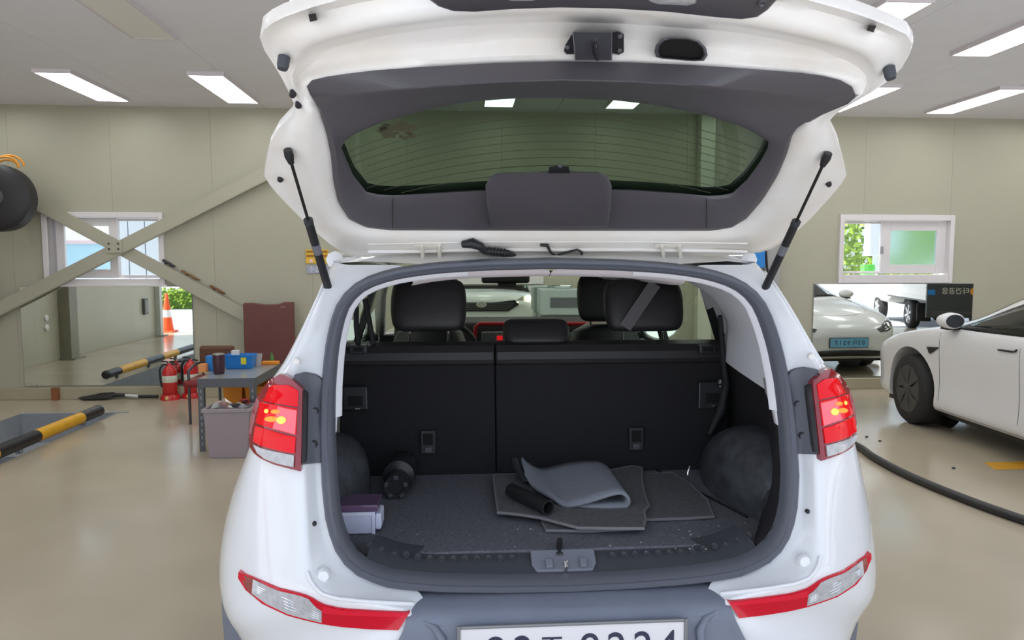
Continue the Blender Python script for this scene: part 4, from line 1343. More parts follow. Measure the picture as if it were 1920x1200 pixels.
# ================================================================== rest of the SUV: roof, sides, front
def Wf(z):
    if z >= W_OF_Z[0][0]: return W_OF_Z[0][1]
    for (za, wa), (zb, wb_) in zip(W_OF_Z, W_OF_Z[1:]):
        if za >= z >= zb: return wa + (wb_ - wa) * (za - z) / max(1e-6, za - zb)
    return W_OF_Z[-1][1]
def Wd(z): return min(Wf(z), 1.0)
def roofrow(y, hw, z, drop):
    return [Vector((CX + hw * k / 8, y, z - drop * (abs(k) / 8) ** 4)) for k in range(-8, 9)]
MB().grid([r2, roofrow(3.1, .725, 1.645, .07), roofrow(3.7, .72, 1.64, .07), roofrow(4.05, .70, 1.60, .06)]).build('roof', PAINT, suv, 60, solid=.012)
for s in (-1, 1):
    MB().tube([(CX + s * .66, 2.62, 1.60), (CX + s * .655, 2.7, 1.64), (CX + s * .65, 3.2, 1.665), (CX + s * .64, 3.8, 1.655), (CX + s * .64, 3.95, 1.60)], .014, 8).build('roof_rail', BLACK, suv, 60)
    # door skins
    MB().grid([[Vector((CX + s * (Wd(z) - .004 - .012 * (y > 4.9)), y, z)) for y in (3.06, 3.5, 4.0, 4.5, 5.08)] for z in (.26, .40, .55, .73, .9, 1.06)]).build('door_skin', PAINT, suv, 60, solid=.02)
    boxo('sill_cladding', (CX + s * .90, 3.1, .22), (CX + s * (Wd(.3) + .006), 5.05, .36), BUMP, suv, .02)
    for y in (3.25, 4.12, 5.03):
        MB().tube([(CX + s * (Wd(z) + .007), y + (z - .7) * .08, z) for z in (.37, .55, .8, 1.04)], .003, 4).build('door_seam', BLACK, suv)
    for y in (3.45, 4.3):
        MB().tube([(CX + s * (Wd(.95) + .01), y, .95), (CX + s * (Wd(.95) + .03), y + .05, .955), (CX + s * (Wd(.95) + .03), y + .15, .955), (CX + s * (Wd(.95) + .01), y + .2, .95)], .011, 8).build('door_handle', PAINT, suv, 60)
    # pillars
    for nm, y0, y1, y2, y3 in (('rear_pillar', 3.02, 3.14, 3.0, 3.10), ('door_pillar', 4.08, 4.18, 3.98, 4.06)):
        MB().add([(CX + s * (Wd(1.06) - .0), y0, 1.05), (CX + s * (Wd(1.06) - .0), y1, 1.05), (CX + s * .73, y3, 1.56), (CX + s * .73, y2, 1.56)], [(0, 1, 2, 3)]).build(nm, BLACK, suv, solid=.03)
    MB().tube([(CX + s * .86, 5.06, 1.07), (CX + s * .79, 4.55, 1.36), (CX + s * .70, 4.08, 1.57)], [.035, .03, .03], 8).build('windscreen_pillar', mat('suv_pillar_grey', (0.5, 0.48, 0.48), .5), suv, 60)
    MB().tube([(CX + s * (Wd(1.05) + .004), 3.0, 1.06), (CX + s * (Wd(1.05)), 5.0, 1.075)], .012, 6).build('belt_line_trim', BLACK, suv)
    MB().tube([(CX + s * .725, 2.5, 1.575), (CX + s * .73, 3.3, 1.575), (CX + s * .715, 4.08, 1.55)], .03, 8).build('roof_side_rail', PAINT, suv, 60)
    g_ = MB()
    g_.add([(CX + s * Wd(1.06), 3.1, 1.06), (CX + s * Wd(1.06), 4.1, 1.065), (CX + s * .735, 4.02, 1.55), (CX + s * .735, 3.06, 1.55)], [(0, 1, 2, 3)])
    g_.build('side_window', SUVGL, suv)
    g_ = MB()
    g_.add([(CX + s * Wd(1.06), 4.14, 1.065), (CX + s * (Wd(1.06) - .05), 4.98, 1.08), (CX + s * .80, 4.56, 1.36), (CX + s * .735, 4.1, 1.55)], [(0, 1, 2, 3)])
    g_.build('side_window', SUVGL, suv)
    # door mirror
    c_ = Vector((CX + s * 1.02, 4.72, 1.13))
    dm = MB().lathe(c_, (0, 1, 0), [(.02, -.05), (.095, -.045), (.105, 0), (.09, .06), (.03, .10)], 20).build('door_mirror', PAINT, suv, 60)
    dm.scale = (1.25, 1, .8)
    MB().lathe(c_ + Vector((0, -.052, 0)), (0, 1, 0), [(.085, 0), (.08, .002)], 20).build('mirror_face', MIRROR, dm)
    boxo('mirror_stalk', (CX + s * .84, 4.71, 1.05), (CX + s * 1.0, 4.77, 1.10), BLACK, suv, .01)
# windscreen
ws = MB()
ws.grid([[Vector((CX + w * k / 6, y + .07 * (1 - (abs(k) / 6) ** 2), z)) for k in range(-6, 7)] for w, y, z in ((.84, 5.0, 1.08), (.78, 4.5, 1.34), (.69, 4.05, 1.575))])
ws.build('windscreen', glass('windscreen_glass', (0.78, 0.86, 0.74)), suv, 60)
# front end
fs = []
for Y, ws_, ze, zc in ((5.02, 1.0, 1.06, 1.12), (5.3, 1.0, 1.06, 1.13), (5.7, .985, 1.05, 1.12), (6.0, .96, 1.02, 1.10), (6.2, .90, .985, 1.075), (6.29, .82, .95, 1.04), (6.32, .74, .90, .97)):
    half = [(Wd(z) * ws_ * (.92 if z < .3 else 1), z) for z in (.24, .42, .62, .82)] + [(Wd(1.0) * ws_ * .97, ze - .05), (Wd(1.0) * ws_ * .90, ze), (Wd(1.0) * ws_ * .6, ze + (zc - ze) * .7), (.25, zc)]
    fs.append([Vector((CX - h, Y, z)) for h, z in half] + [Vector((CX + h, Y, z)) for h, z in reversed(half)])
fb = MB().rings(fs, True, True, True).build('front_body', PAINT, suv, 60)
# bonnet shut lines, grille, emblem, lamps
gr = MB().prism([(CX - .50, 6.31, 1.0), (CX - .56, 6.31, .93), (CX - .40, 6.31, .83), (CX + .40, 6.31, .83), (CX + .56, 6.31, .93), (CX + .50, 6.31, 1.0), (CX + .2, 6.31, .965), (CX - .2, 6.31, .965)], (0, .03, 0)).build('grille', mat('grille_black', (0.012, 0.012, 0.013), .3), suv, 0, .006)
for k in range(4):
    MB().tube([(CX - .48 + .02 * k, 6.342, .95 - .028 * k), (CX + .48 - .02 * k, 6.342, .95 - .028 * k)], .004, 6).build('grille_bar', DSTEEL, gr)
em = MB().lathe((CX, 6.345, .935), (0, 1, 0), [(.062, 0), (.062, .012), (.054, .014), (.054, .008), (.02, .008)], 24).build('emblem', CHROME, suv, 60)
em.scale = (1.25, 1, .72)
text('emblem_letters', 'KIA', .065, CHROME, em, (CX, 6.36, .933), (-1, 0, 0), (0, 0, 1), .002)
HLON = mat('headlight_lit', (1, 1, .9), .2, emit=(1.0, 0.93, 0.55), estr=9)
for s in (-1, 1):
    hl = MB().prism([(CX + s * .46, 6.26, .965), (CX + s * .60, 6.22, .94), (CX + s * .78, 6.12, .96), (CX + s * .84, 6.02, 1.04), (CX + s * .76, 6.14, 1.065), (CX + s * .60, 6.22, 1.04)], (s * .02, .05, .012)).build('headlight', mat('headlight_glass', (0.5, 0.5, 0.48), .1, coat=.8), suv, 0, .006)
    MB().lathe((CX + s * .70, 6.22, 1.02), (s * .2, 1, 0), [(.045, 0), (.045, .018), (.03, .03)], 16).build('headlight_bulb', HLON, hl, 60)
    MB().tube([(CX + s * .47, 6.315, .968), (CX + s * .58, 6.285, .955), (CX + s * .66, 6.25, .965)], .009, 8).build('running_light', HLON, hl, 60)
    MB().lathe((CX + s * .62, 6.31, .58), (0, 1, 0), [(.06, 0), (.06, .02), (.045, .024)], 20).build('fog_light', CLEARL, suv, 60)
    MB().lathe((CX + s * .62, 6.30, .58), (0, 1, 0), [(.09, 0), (.09, .012), (.06, .014)], 20).build('fog_light_surround', BUMP, suv, 60)
boxo('lower_grille', (CX - .42, 6.31, .45), (CX + .42, 6.345, .60), MATS['grille_black'], suv, .02)
boxo('front_skid_plate', (CX - .5, 6.28, .26), (CX + .5, 6.34, .40), mat('skid_silver', (.4, .4, .41), .4, metal=.4), suv, .03)
fp = boxo('front_number_plate', (CX - .26, 6.345, .66), (CX + .26, 6.358, .77), MATS['plate_white'], suv, .003)
for s_, dx in (('2', .205), ('2', .145), ('주', .078), ('9', -.01), ('2', -.07), ('2', -.13), ('4', -.19)):
    text('plate_character', s_, .085, INK, fp, (CX + dx, 6.3585, .715), (-1, 0, 0), (0, 0, 1), .001)
# wheels
TYRE = mat('tyre_rubber', (0.022, 0.021, 0.021), .75, bump=.2, bscale=200)
RIM = mat('rim_silver', (0.55, 0.55, 0.56), .3, metal=.8)
def wheel(c, r, w, side, parent, rimm, spokes=5, name='wheel', ax=None, aero=False):
    c = Vector(c)
    a = Vector((side, 0, 0)) if ax is None else Vector(ax).normalized()
    o = MB().lathe(c - a * w / 2, a, [(r * .66, 0), (r * .92, 0), (r, w * .14), (r, w * .86), (r * .92, w), (r * .68, w), (r * .66, w * .9)], 40).build(name, TYRE, parent, 50)
    MB().lathe(c - a * w / 2, a, [(r * .655, w * .1), (r * .66, w * .94), (r * .60, w * .96), (r * .56, w * .80), (r * .1, w * .72)], 40).build('rim', rimm if not aero else DSTEEL, o, 50)
    s_ = a.cross(Vector((0, 0, 1))).normalized()
    u_ = s_.cross(a)
    for k in range(spokes):
        t = 2 * math.pi * k / spokes + .3
        d_ = s_ * math.cos(t) + u_ * math.sin(t)
        e_ = a.cross(d_)
        if aero:
            # wide aero blade leaving a narrow slot
            pts = [c + a * w * .46 + d_ * r * q + e_ * r * g for q, g in ((.10, -.05), (.34, -.20), (.63, -.36), (.68, 0), (.63, .25), (.34, .07), (.10, .05))]
            MB().prism(pts, a * .012).build('wheel_cover_blade', rimm, o, 0, .006)
        else:
            MB().prism([c + a * w * .36 + d_ * r * .08 - e_ * r * .07, c + a * w * .42 + d_ * r * .62 - e_ * r * .10, c + a * w * .42 + d_ * r * .62 + e_ * r * .10, c + a * w * .36 + d_ * r * .08 + e_ * r * .07], a * .02).build('spoke', rimm, o, 0, .006)
    MB().lathe(c + a * w * .40, a, [(r * .16, 0), (r * .16, .02), (r * .1, .035)], 20).build('hub_cap', rimm, o, 50)
    return o
for s in (-1, 1):
    for y in (2.80, 5.42):
        MB().lathe((CX + s * .90, y, .36), (s, 0, 0), [(.41, 0), (.41, .095), (.36, .10)], 36).build('wheel_arch', BUMP, suv, 50)
        wheel((CX + s * .905, y, .35), .35, .22, s, suv, RIM)
boxo('underbody', (CX - .85, 2.1, .22), (CX + .85, 6.1, .30), BLACK, suv)
boxo('cabin_floor', (CX - .88, 3.0, .36), (CX + .88, 5.0, .40), SEATC, suv)
boxo('firewall', (CX - .86, 5.0, .4), (CX + .86, 5.03, 1.06), BLACK, suv)

# ================================================================== white sedan in the next bay
SP = mat('sedan_white_paint', (0.78, 0.77, 0.77), .25, coat=.5)
SGL = mat('sedan_dark_glass', (0.012, 0.013, 0.013), .03, spec=.7)
SBL = mat('sedan_black_trim', (0.012, 0.012, 0.013), .3)
SM = Matrix.Translation((5.275, 7.53, 0)) @ Matrix.Rotation(math.radians(-3.0), 4, 'Z')
def sw_(x, s, z):
    return SM @ Vector((x, -s, z))
sedan = thing('sedan', 'white electric sedan nosed up to the right mirror', 'car', sw_(0, 2.3, 0))
ST = [  # s, half width, bottom, belt z, top centre z, greenhouse factor
    (0.00, .42, .34, .52, .60, 0), (.03, .62, .27, .585, .665, 0), (.12, .76, .22, .66, .735, 0), (.30, .85, .19, .745, .82, 0), (.55, .90, .18, .825, .89, 0), (.90, .918, .18, .905, .945, 0),
    (1.20, .925, .18, .955, .985, 0), (1.38, .925, .18, .975, 1.04, .2), (1.56, .925, .18, .985, 1.12, .7), (1.88, .925, .18, .99, 1.28, 1), (2.25, .925, .18, .998, 1.42, 1), (2.7, .925, .18, 1.003, 1.48, 1),
    (3.15, .925, .18, 1.007, 1.475, 1), (3.6, .925, .18, 1.01, 1.40, 1), (4.0, .92, .18, 1.01, 1.27, .9), (4.3, .90, .19, 1.01, 1.14, .5), (4.55, .87, .22, 1.0, 1.085, .1), (4.72, .80, .30, .96, 1.03, 0), (4.78, .66, .40, .85, .92, 0)]
secs = []
for s, w, zb, ze, zc, g in ST:
    d = zc - ze
    half = [(w * .86, zb), (w * .955, zb + .03), (w * .985, zb + .10 if zb < .3 else zb + .05), (w * .962, zb * .5 + ze * .5 - .13), (w * .985, zb * .35 + ze * .65), (w * .995, zb * .15 + ze * .85), (w * .975, ze - .02), (w * .94, ze)]
    hood = [(w * .80, ze + d * .45), (w * .62, ze + d * .78), (w * .34, zc - d * .04)]
    cab = [(w * .93, ze + .015), (w * .70, ze + d * .72), (w * .58, ze + d * .93)]
    up = [(a[0] * (1 - g) + c_[0] * g, a[1] * (1 - g) + c_[1] * g) for a, c_ in zip(hood, cab)]
    half += up + [(w * .22, zc)]
    secs.append([sw_(-h, s, z) for h, z in half] + [sw_(h, s, z) for h, z in reversed(half)])
body = MB().rings(secs, True, True, True).build('sedan_body', SP, sedan, 180, 0, 2)
def cut(o, cutters):
    for c_ in cutters:
        md = o.modifiers.new('cut', 'BOOLEAN')
        md.operation = 'DIFFERENCE'
        md.solver = 'EXACT'
        md.object = c_
    BPY.view_layer.update()
    me = bpy.data.meshes.new_from_object(o.evaluated_get(BPY.evaluated_depsgraph_get()))
    o.modifiers.clear()
    o.data = me
    for c_ in cutters:
        bpy.data.objects.remove(c_)
cuts_ = []
for s in (.96, 3.835):
    for sd_ in (-1, 1):
        c0, c1 = sw_(sd_ * .62, s, .345), sw_(sd_ * 1.1, s, .345)
        cuts_.append(MB().cyl(c0, c1, .405, n=40).build('cutter', SBL))
cut(body, cuts_)
body.data.materials.clear(); body.data.materials.append(SP)
for p in body.data.polygons: p.use_smooth = True
body.data.set_sharp_from_angle(angle=math.radians(35))
SB = bvh_of(body)
R3 = SM.to_3x3()
def on_side(side, s, z, off=.004):
    s = s + .10
    o_ = sw_(side * 1.6, s, z)
    h = SB.ray_cast(o_, R3 @ Vector((-side, 0, 0)))
    return (h[0] if h[0] else sw_(side * .9, s, z)) + R3 @ Vector((side, 0, 0)) * off
def on_top(x, s, off=.004):
    s = s + (-.12 if s > 1.3 else .0)
    h = SB.ray_cast(sw_(x, s, 3), Vector((0, 0, -1)))
    return (h[0] if h[0] else sw_(x, s, .9)) + Vector((0, 0, off))
def on_nose(x, z, off=.004):
    h = SB.ray_cast(sw_(x, -1, z), R3 @ Vector((0, -1, 0)))
    return (h[0] if h[0] else sw_(x, .1, z)) + R3 @ Vector((0, 1, 0)) * off
def patch(name, T, B, fn, m, parent, nu=14, nv=6, solid=.004):
    T, B = resample([Vector((*q, 0)) for q in T], nu), resample([Vector((*q, 0)) for q in B], nu)
    return MB().grid([[fn(*(T[j].lerp(B[j], i / (nv - 1))).xy) for j in range(nu)] for i in range(nv)]).build(name, m, parent, 60, solid=solid)
for sd_ in (-1, 1):
    WZ = lambda z: z + max(0, z - 1.0) * .06
    f_ = lambda s, z, sd_=sd_: on_side(sd_, s - .14, WZ(z))
    f3 = lambda s, z, sd_=sd_: on_side(sd_, s - .14, WZ(z), .008)
    f2 = lambda s, z, sd_=sd_: on_side(sd_, s, z, .008)
    patch('window_surround', [(1.64, 1.0), (1.97, 1.15), (2.3, 1.265), (2.7, 1.325), (3.1, 1.32), (3.5, 1.26), (3.95, 1.12)], [(1.60, .985), (1.95, .985), (2.3, .992), (2.7, 1.0), (3.1, 1.005), (3.5, 1.01), (4.0, 1.05)], f_, SBL, sedan, 24, 6)
    patch('door_glass', [(1.78, 1.035), (1.99, 1.125), (2.3, 1.235), (2.68, 1.295)], [(1.74, 1.02), (1.95, 1.02), (2.3, 1.025), (2.70, 1.03)], f3, SGL, sedan, 14, 6)
    patch('door_glass', [(2.80, 1.298), (3.1, 1.295), (3.45, 1.24), (3.75, 1.15)], [(2.80, 1.035), (3.1, 1.04), (3.45, 1.045), (3.8, 1.06)], f3, SGL, sedan, 14, 6)
    for s, z0, z1 in ((1.33, .24, .93), (2.33, .24, .99), (3.32, .45, 1.0)):
        MB().tube([on_side(sd_, s + .05 * math.sin(k) * 0, z0 + (z1 - z0) * k / 8, .001) for k in range(9)], .003, 4).build('door_seam', mat('seam_grey', (.2, .2, .2), .6), sedan)
    MB().tube([on_side(sd_, 1.33 + (2.33 + .99 - 1.33) * k / 12, .235, .001) for k in range(13)], .003, 4).build('door_seam', MATS['seam_grey'], sedan)
    patch('side_repeater', [(1.15, .785), (1.34, .80)], [(1.19, .725), (1.22, .73)], f2, SBL, sedan, 6, 4)
    for s in (2.10, 3.05):
        dh = patch('door_handle', [(s, .878), (s + .18, .885), (s + .205, .90)], [(s, .866), (s + .17, .868), (s + .205, .888)], f2, SBL, sedan, 8, 3, .01)
    # door mirror
    mp = on_side(sd_, 1.50, 1.0, 0)
    rs = []
    for q, rx, rz in ((-.02, .03, .02), (.01, .085, .055), (.07, .105, .072), (.12, .10, .07), (.14, .085, .06)):
        rs.append([mp + R3 @ Vector((sd_ * (.105 + rx * math.cos(t)), .06 - q, .055 + rz * math.sin(t))) for t in [2 * math.pi * k / 20 for k in range(20)]])
    dm = MB().rings(rs, True, True, True).build('door_mirror', SP, sedan, 70)
    MB().rings([[mp + R3 @ Vector((sd_ * (.105 + r_ * math.cos(t)), -.0835, .055 + r_ * .72 * math.sin(t))) for t in [2 * math.pi * k / 20 for k in range(20)]] for r_ in (.08, .01)], True, False, True).build('mirror_face', mat('mirror_dark', (0.05, 0.055, 0.06), .03, spec=.8), dm)
    MB().obox(mp + R3 @ Vector((sd_ * .05, 0, -.012)), R3 @ Vector((.10, 0, 0)), R3 @ Vector((0, .05, 0)), (0, 0, .012)).build('mirror_stalk', SBL, dm, 0, .006)
    # front lamp
    hl = patch('headlight', [(sd_ * .44, .645), (sd_ * .58, .705), (sd_ * .70, .745), (sd_ * .80, .775)], [(sd_ * .48, .605), (sd_ * .60, .605), (sd_ * .70, .64), (sd_ * .79, .71)], lambda x, z: on_nose(x, z, .006), mat('sedan_lamp', (.06, .065, .07), .06, coat=1), sedan, 12, 6, .008)
    for x in (.60, .68):
        MB().lathe(on_nose(sd_ * x, .655, .008), R3 @ Vector((0, 1, 0)), [(.018, 0), (.018, .008), (.01, .012)], 14).build('lamp_projector', CHROME, hl, 50)
WSM = mat('sedan_windscreen', (0.02, 0.022, 0.022), .03, spec=.7)
patch('windscreen', [(-.50, 2.25), (0, 2.32), (.50, 2.25)], [(-.66, 1.52), (0, 1.36), (.66, 1.52)], on_top, WSM, sedan, 17, 10)
patch('roof_glass', [(-.42, 3.3), (0, 3.35), (.42, 3.3)], [(-.46, 2.42), (0, 2.46), (.46, 2.42)], on_top, WSM, sedan, 11, 10)
patch('rear_glass', [(-.52, 4.2), (0, 4.25), (.52, 4.2)], [(-.50, 3.42), (0, 3.46), (.50, 3.42)], on_top, WSM, sedan, 11, 10)
# bonnet shut line, lower intake, plate
MB().tube([on_top(.72 * math.sin(math.pi / 2 * k / 14) * (1 if k >= 0 else 1), 1.30 - 1.02 * math.cos(math.pi / 2 * abs(k) / 14) ** .55 if abs(k) < 14 else 1.30, .001) for k in range(-14, 15)], .003, 4).build('bonnet_seam', MATS['seam_grey'], sedan)
patch('lower_intake', [(-.60, .335), (-.3, .355), (0, .36), (.3, .355), (.60, .335)], [(-.56, .265), (-.3, .27), (0, .275), (.3, .27), (.56, .265)], lambda x, z: on_nose(x, z, .004), SBL, sedan, 17, 4, .01)
pc = on_nose(0, .46, .02)
PX, PYv = R3 @ Vector((1, 0, 0)), R3 @ Vector((0, 1, 0))
np_ = MB().obox(pc, PX * .275, PYv * .006, (0, 0, .062)).build('number_plate', mat('ev_plate_blue', (0.16, 0.42, 0.62), .4), sedan, 0, .003)
MB().obox(pc - PYv * .004, PX * .284, PYv * .004, (0, 0, .071)).build('plate_frame', mat('plate_frame_dark', (.04, .05, .06), .5), np_)
for s_, dx in (('0', .205), ('3', .145), ('어', .078), ('9', -.01), ('5', -.07), ('1', -.13), ('7', -.19)):
    text('plate_character', s_, .085, INK, np_, pc + PX * dx + PYv * .0065, -PX, (0, 0, 1), .001)
CAP = mat('aero_cover', (0.055, 0.052, 0.052), .45)
for s in (.96, 3.835):
    for sd_ in (-1, 1):
        wheel(sw_(sd_ * .80, s, .338), .338, .225, sd_, sedan, CAP, 7, ax=R3 @ Vector((sd_, .09 * (1 if s < 1 else 0), 0)), aero=True)
        MB().cyl(sw_(sd_ * .60, s, .36), sw_(sd_ * .61, s, .36), .42, n=32).build('wheel_well', SBL, sedan)
MB().obox(sw_(0, 2.3, .17), R3 @ Vector((.78, 0, 0)), R3 @ Vector((0, 1.9, 0)), (0, 0, .02)).build('underbody', SBL, sedan)
# ================================================================== things in the workshop
ORG = mat('orange_plastic', (0.80, 0.27, 0.015), .45)
GRYB = mat('grey_bin_plastic', (0.36, 0.30, 0.315), .5)
BLU = mat('blue_plastic', (0.02, 0.22, 0.62), .4)
BRN = mat('brown_leather', (0.13, 0.045, 0.04), .55, noise=.15, nscale=8)
# hose reel high on the left
c = at(-6, 371, 7.95)
hr = thing('hose_reel', 'black round hose reel with orange hose high on the left wall', 'hose reel', (c.x, 7.95, c.z - .4))
MB().lathe((c.x, 7.9, c.z), (0, 1, 0), [(.05, 0), (.30, .0), (.345, .03), (.35, .10), (.345, .17), (.30, .20), (.1, .20)], 40).build('drum', mat('reel_black', (.022, .02, .022), .45), hr, 50)
MB().lathe((c.x, 7.885, c.z), (0, 1, 0), [(.09, 0), (.10, .01), (.10, .02)], 24).build('hub', mat('reel_hub', (.05, .05, .055), .4), hr, 50)
b = MB()
for k, (r_, dz_) in enumerate(((.13, .06), (.11, .02), (.15, .09))):
    b.tube([(c.x + .10 + r_ * math.cos(t), 7.96 + .03 * k, c.z + .31 + dz_ * .3 + r_ * .75 * math.sin(t)) for t in [math.pi * q / 10 for q in range(11)]], .012, 8)
b.build('hose', mat('orange_hose', (0.75, 0.33, 0.04), .45), hr, 60, merge=False)
boxo('wall_bracket', (c.x - .06, 8.1, c.z - .15), (c.x + .06, 8.499, c.z + .15), DSTEEL, hr, .005)
# loop of pale cable at the left edge
tag(MB().tube([at(-14, 560, 8.36) + Vector((.11 * math.sin(t) * .35, 0, .28 * math.cos(t))) for t in [2 * math.pi * k / 20 for k in range(20)]], .010, 6, closed=True).build('cable_coil', mat('pale_cable', (.66, .64, .56), .5), None, 60), 'pale cable coil hanging at the left edge of the picture', 'cable')
# wall sign behind the left strut
a, d_ = at(573, 468, 8.49), at(616, 494, 8.49)
sg = boxo('wall_sign', (a.x, 8.488, d_.z), (d_.x, 8.499, a.z), mat('sign_yellow', (.78, .48, .04), .5), None)
tag(sg, 'small yellow warning sign on the wall behind the left strut', 'sign')
boxo('sign_band', (a.x + .01, 8.485, a.z - .035), (d_.x - .01, 8.4885, a.z - .012), mat('sign_brown', (.35, .15, .03), .6), sg)
boxo('sign_band', (a.x + .01, 8.485, a.z - .085), (d_.x - .01, 8.4885, a.z - .06), mat('sign_brown', (0, 0, 0)), sg)
MB().lathe((a.x + .06, 8.485, d_.z + .03), (0, 1, 0), [(.022, 0), (.022, .004)], 16).build('sign_symbol', mat('sign_pink', (.85, .6, .5), .6), sg)
a, d_ = at(575, 498, 8.49), at(617, 512, 8.49)
sg2 = tag(boxo('wall_sign', (a.x, 8.488, d_.z), (d_.x, 8.499, a.z), mat('sign_blue_grey', (.38, .40, .52), .5)), 'small blue-grey notice just below the yellow sign', 'sign')
text('sign_lettering', '수상소', .075, WPLAS, sg2, ((a.x + d_.x) / 2 - .0, 8.486, (a.z + d_.z) / 2), (1, 0, 0), (0, 0, 1), .001)
# brown padded board against the wall
bx0, bx1 = at(457, 600, 8.32).x, at(551, 600, 8.32).x
bt_ = at(500, 568, 8.32).z
board = thing('padded_board', 'tall brown upholstered board leaning against the wall behind the bench', 'board', ((bx0 + bx1) / 2, 8.33, 0))
ptz = [(bx0, bt_), (bx0 + .1, bt_ + .0), (bx0 + .25, bt_ - .02), (bx0 + .38, bt_ - .015), (bx1 - .1, bt_ + .01), (bx1, bt_ + .01), (bx1, .02), (bx0, .02)]
MB().prism([(x, 8.30, z) for x, z in ptz], (0, .07, 0)).build('pad', mat('brown_pad', (0.165, 0.058, 0.052), .6, noise=.12, nscale=5), board, 0, .012)
MB().box((bx0, 8.315, .02), (bx0 + .06, 8.375, bt_ - .02)).build('side_roll', BRN, board, 0, .015)
for x in (bx0 + .08, bx1 - .08):
    MB().cyl((x, 8.335, 0), (x, 8.335, .03), .02, n=12).build('foot', BLACK, board)
boxo('label_tab', (bx1 - .14, 8.297, bt_ - .05), (bx1 - .09, 8.301, bt_ - .04), mat('tab_grey', (.25, .2, .2), .5), board)
# brown chair behind the bench
chx0, chx1 = at(374, 660, 7.45).x, at(440, 660, 7.45).x
cz1 = at(400, 648, 7.45).z
ch = thing('chair', 'low brown chair with red seat behind the metal bench', 'chair', ((chx0 + chx1) / 2, 7.3, 0))
boxo('backrest', (chx0, 7.42, cz1 - .26), (chx1, 7.49, cz1), mat('chair_brown', (.12, .05, .025), .6), ch, .03)
boxo('seat', (chx0 - .02, 7.02, .36), (chx1 + .02, 7.44, .43), mat('chair_red', (.22, .02, .02), .5), ch, .025)
for x in (chx0 + .03, chx1 - .03):
    for y in (7.06, 7.45):
        MB().cyl((x, y, 0), (x, y, .38 if y < 7.3 else cz1 - .2), .014, n=10).build('leg', DSTEEL, ch, 60)
    MB().tube([(x, 7.06, .40), (x, 7.05, .52), (x, 7.25, .56), (x, 7.44, .55)], .014, 8).build('armrest', DSTEEL, ch, 60)
# slotted-angle bench
tx0, tx1, ty0, ty1, tz = -2.165, -1.705, 6.02, 6.87, .61
be = thing('work_bench', 'small grey metal bench with slotted angle legs beside the SUV', 'bench', ((tx0 + tx1) / 2, 6.45, 0))
ANG = mat('slotted_angle_grey', (.11, .115, .125), .45, metal=.3)
boxo('bench_top', (tx0, ty0, tz - .012), (tx1, ty1, tz), mat('bench_top_grey', (.34, .35, .35), .25, metal=.2), be, .003)
b = MB()
b.box((tx0, ty0 - .003, tz - .075), (tx1, ty0, tz)).box((tx0, ty1, tz - .075), (tx1, ty1 + .003, tz)).box((tx0 - .003, ty0, tz - .075), (tx0, ty1, tz)).box((tx1, ty0, tz - .075), (tx1 + .003, ty1, tz))
b.build('apron', ANG, be, merge=False)
SLOT = mat('slot_dark', (.25, .255, .26), .7)
for x, sx in ((tx0, 1), (tx1, -1)):
    for y, sy in ((ty0, 1), (ty1, -1)):
        lg = MB().box((min(x, x + sx * .045), y - .002, 0), (max(x, x + sx * .045), y + .002, tz - .07)).box((x - .002, min(y, y + sy * .045), 0), (x + .002, max(y, y + sy * .045), tz - .07)).build('leg', ANG, be, merge=False)
        if sy > 0:
            for k in range(9):
                z = .05 + k * .055
                boxo('slot', (x + sx * .022 - .006, y - .0032, z), (x + sx * .022 + .006, y - .0021, z + .028), SLOT, lg)
boxo('lower_shelf', (tx0 + .003, ty0 + .35, .235), (tx1 - .003, ty1 - .003, .25), ANG, be)
# on the bench
def tumbler(px_, py_, r, h, m, lidm, label, name='tumbler'):
    p = atz(px_, py_, tz)
    t = thing(name, label, 'tumbler', p)
    MB().lathe(p, (0, 0, 1), [(r * .8, .001), (r * .86, .006), (r, h * .45), (r, h)], 24).build('cup', m, t, 50)
    MB().lathe(p + Vector((0, 0, h)), (0, 0, 1), [(r * .98, 0), (r * 1.0, .008), (r * .6, .014)], 24).build('lid', lidm, t, 50)
tumbler(411, 701, .05, .165, mat('tumbler_plum', (.075, .035, .05), .35, metal=.3), STEEL, 'dark plum tumbler at the front of the bench')
tumbler(396, 696, .042, .125, BLU, BLU, 'blue cup behind the plum tumbler')
p = atz(447, 692, tz)
bk = thing('basket', 'blue plastic basket with a yellow note on the bench', 'basket', p)
def tub(x, y, z, w, d, h, flare, m, name, parent, th=.006):
    r = lambda e, zz: [Vector((x + sx * (w / 2 + e), y + sy * (d / 2 + e), zz)) for sx, sy in ((-1, -1), (1, -1), (1, 1), (-1, 1))]
    return MB().rings([r(-flare, z), r(0, z + h), r(-th, z + h), r(-flare - th, z + th)], True, True, True).build(name, m, parent, 0, .004)
tub(p.x, p.y + .06, tz + .001, .26, .16, .125, .02, BLU, 'basket_shell', bk)
boxo('note', (p.x + .03, p.y - .022, tz + .045), (p.x + .075, p.y - .014, tz + .105), mat('note_yellow', (.75, .68, .05), .6), bk)
boxo('basket_rim', (p.x - .137, p.y - .026, tz + .118), (p.x + .137, p.y - .018, tz + .13), BLU, bk, .002)
tag(tub(p.x - .04, p.y + .06, tz + .012, .06, .05, .15, 0, mat('carton_white', (.75, .74, .7), .6), 'small_carton', None), 'small white carton standing in the blue basket', 'carton')
p = atz(482, 686, tz)
tag(MB().lathe(p, (0, 0, 1), [(.035, .001), (.05, .11), (.047, .11), (.032, .006)], 20).build('plastic_cup', mat('clear_plastic', (.7, .68, .7), .15, trans=.5, ior=1.1), None, 50), 'translucent plastic cup at the right of the blue basket', 'cup')
p = atz(510, 682, tz)
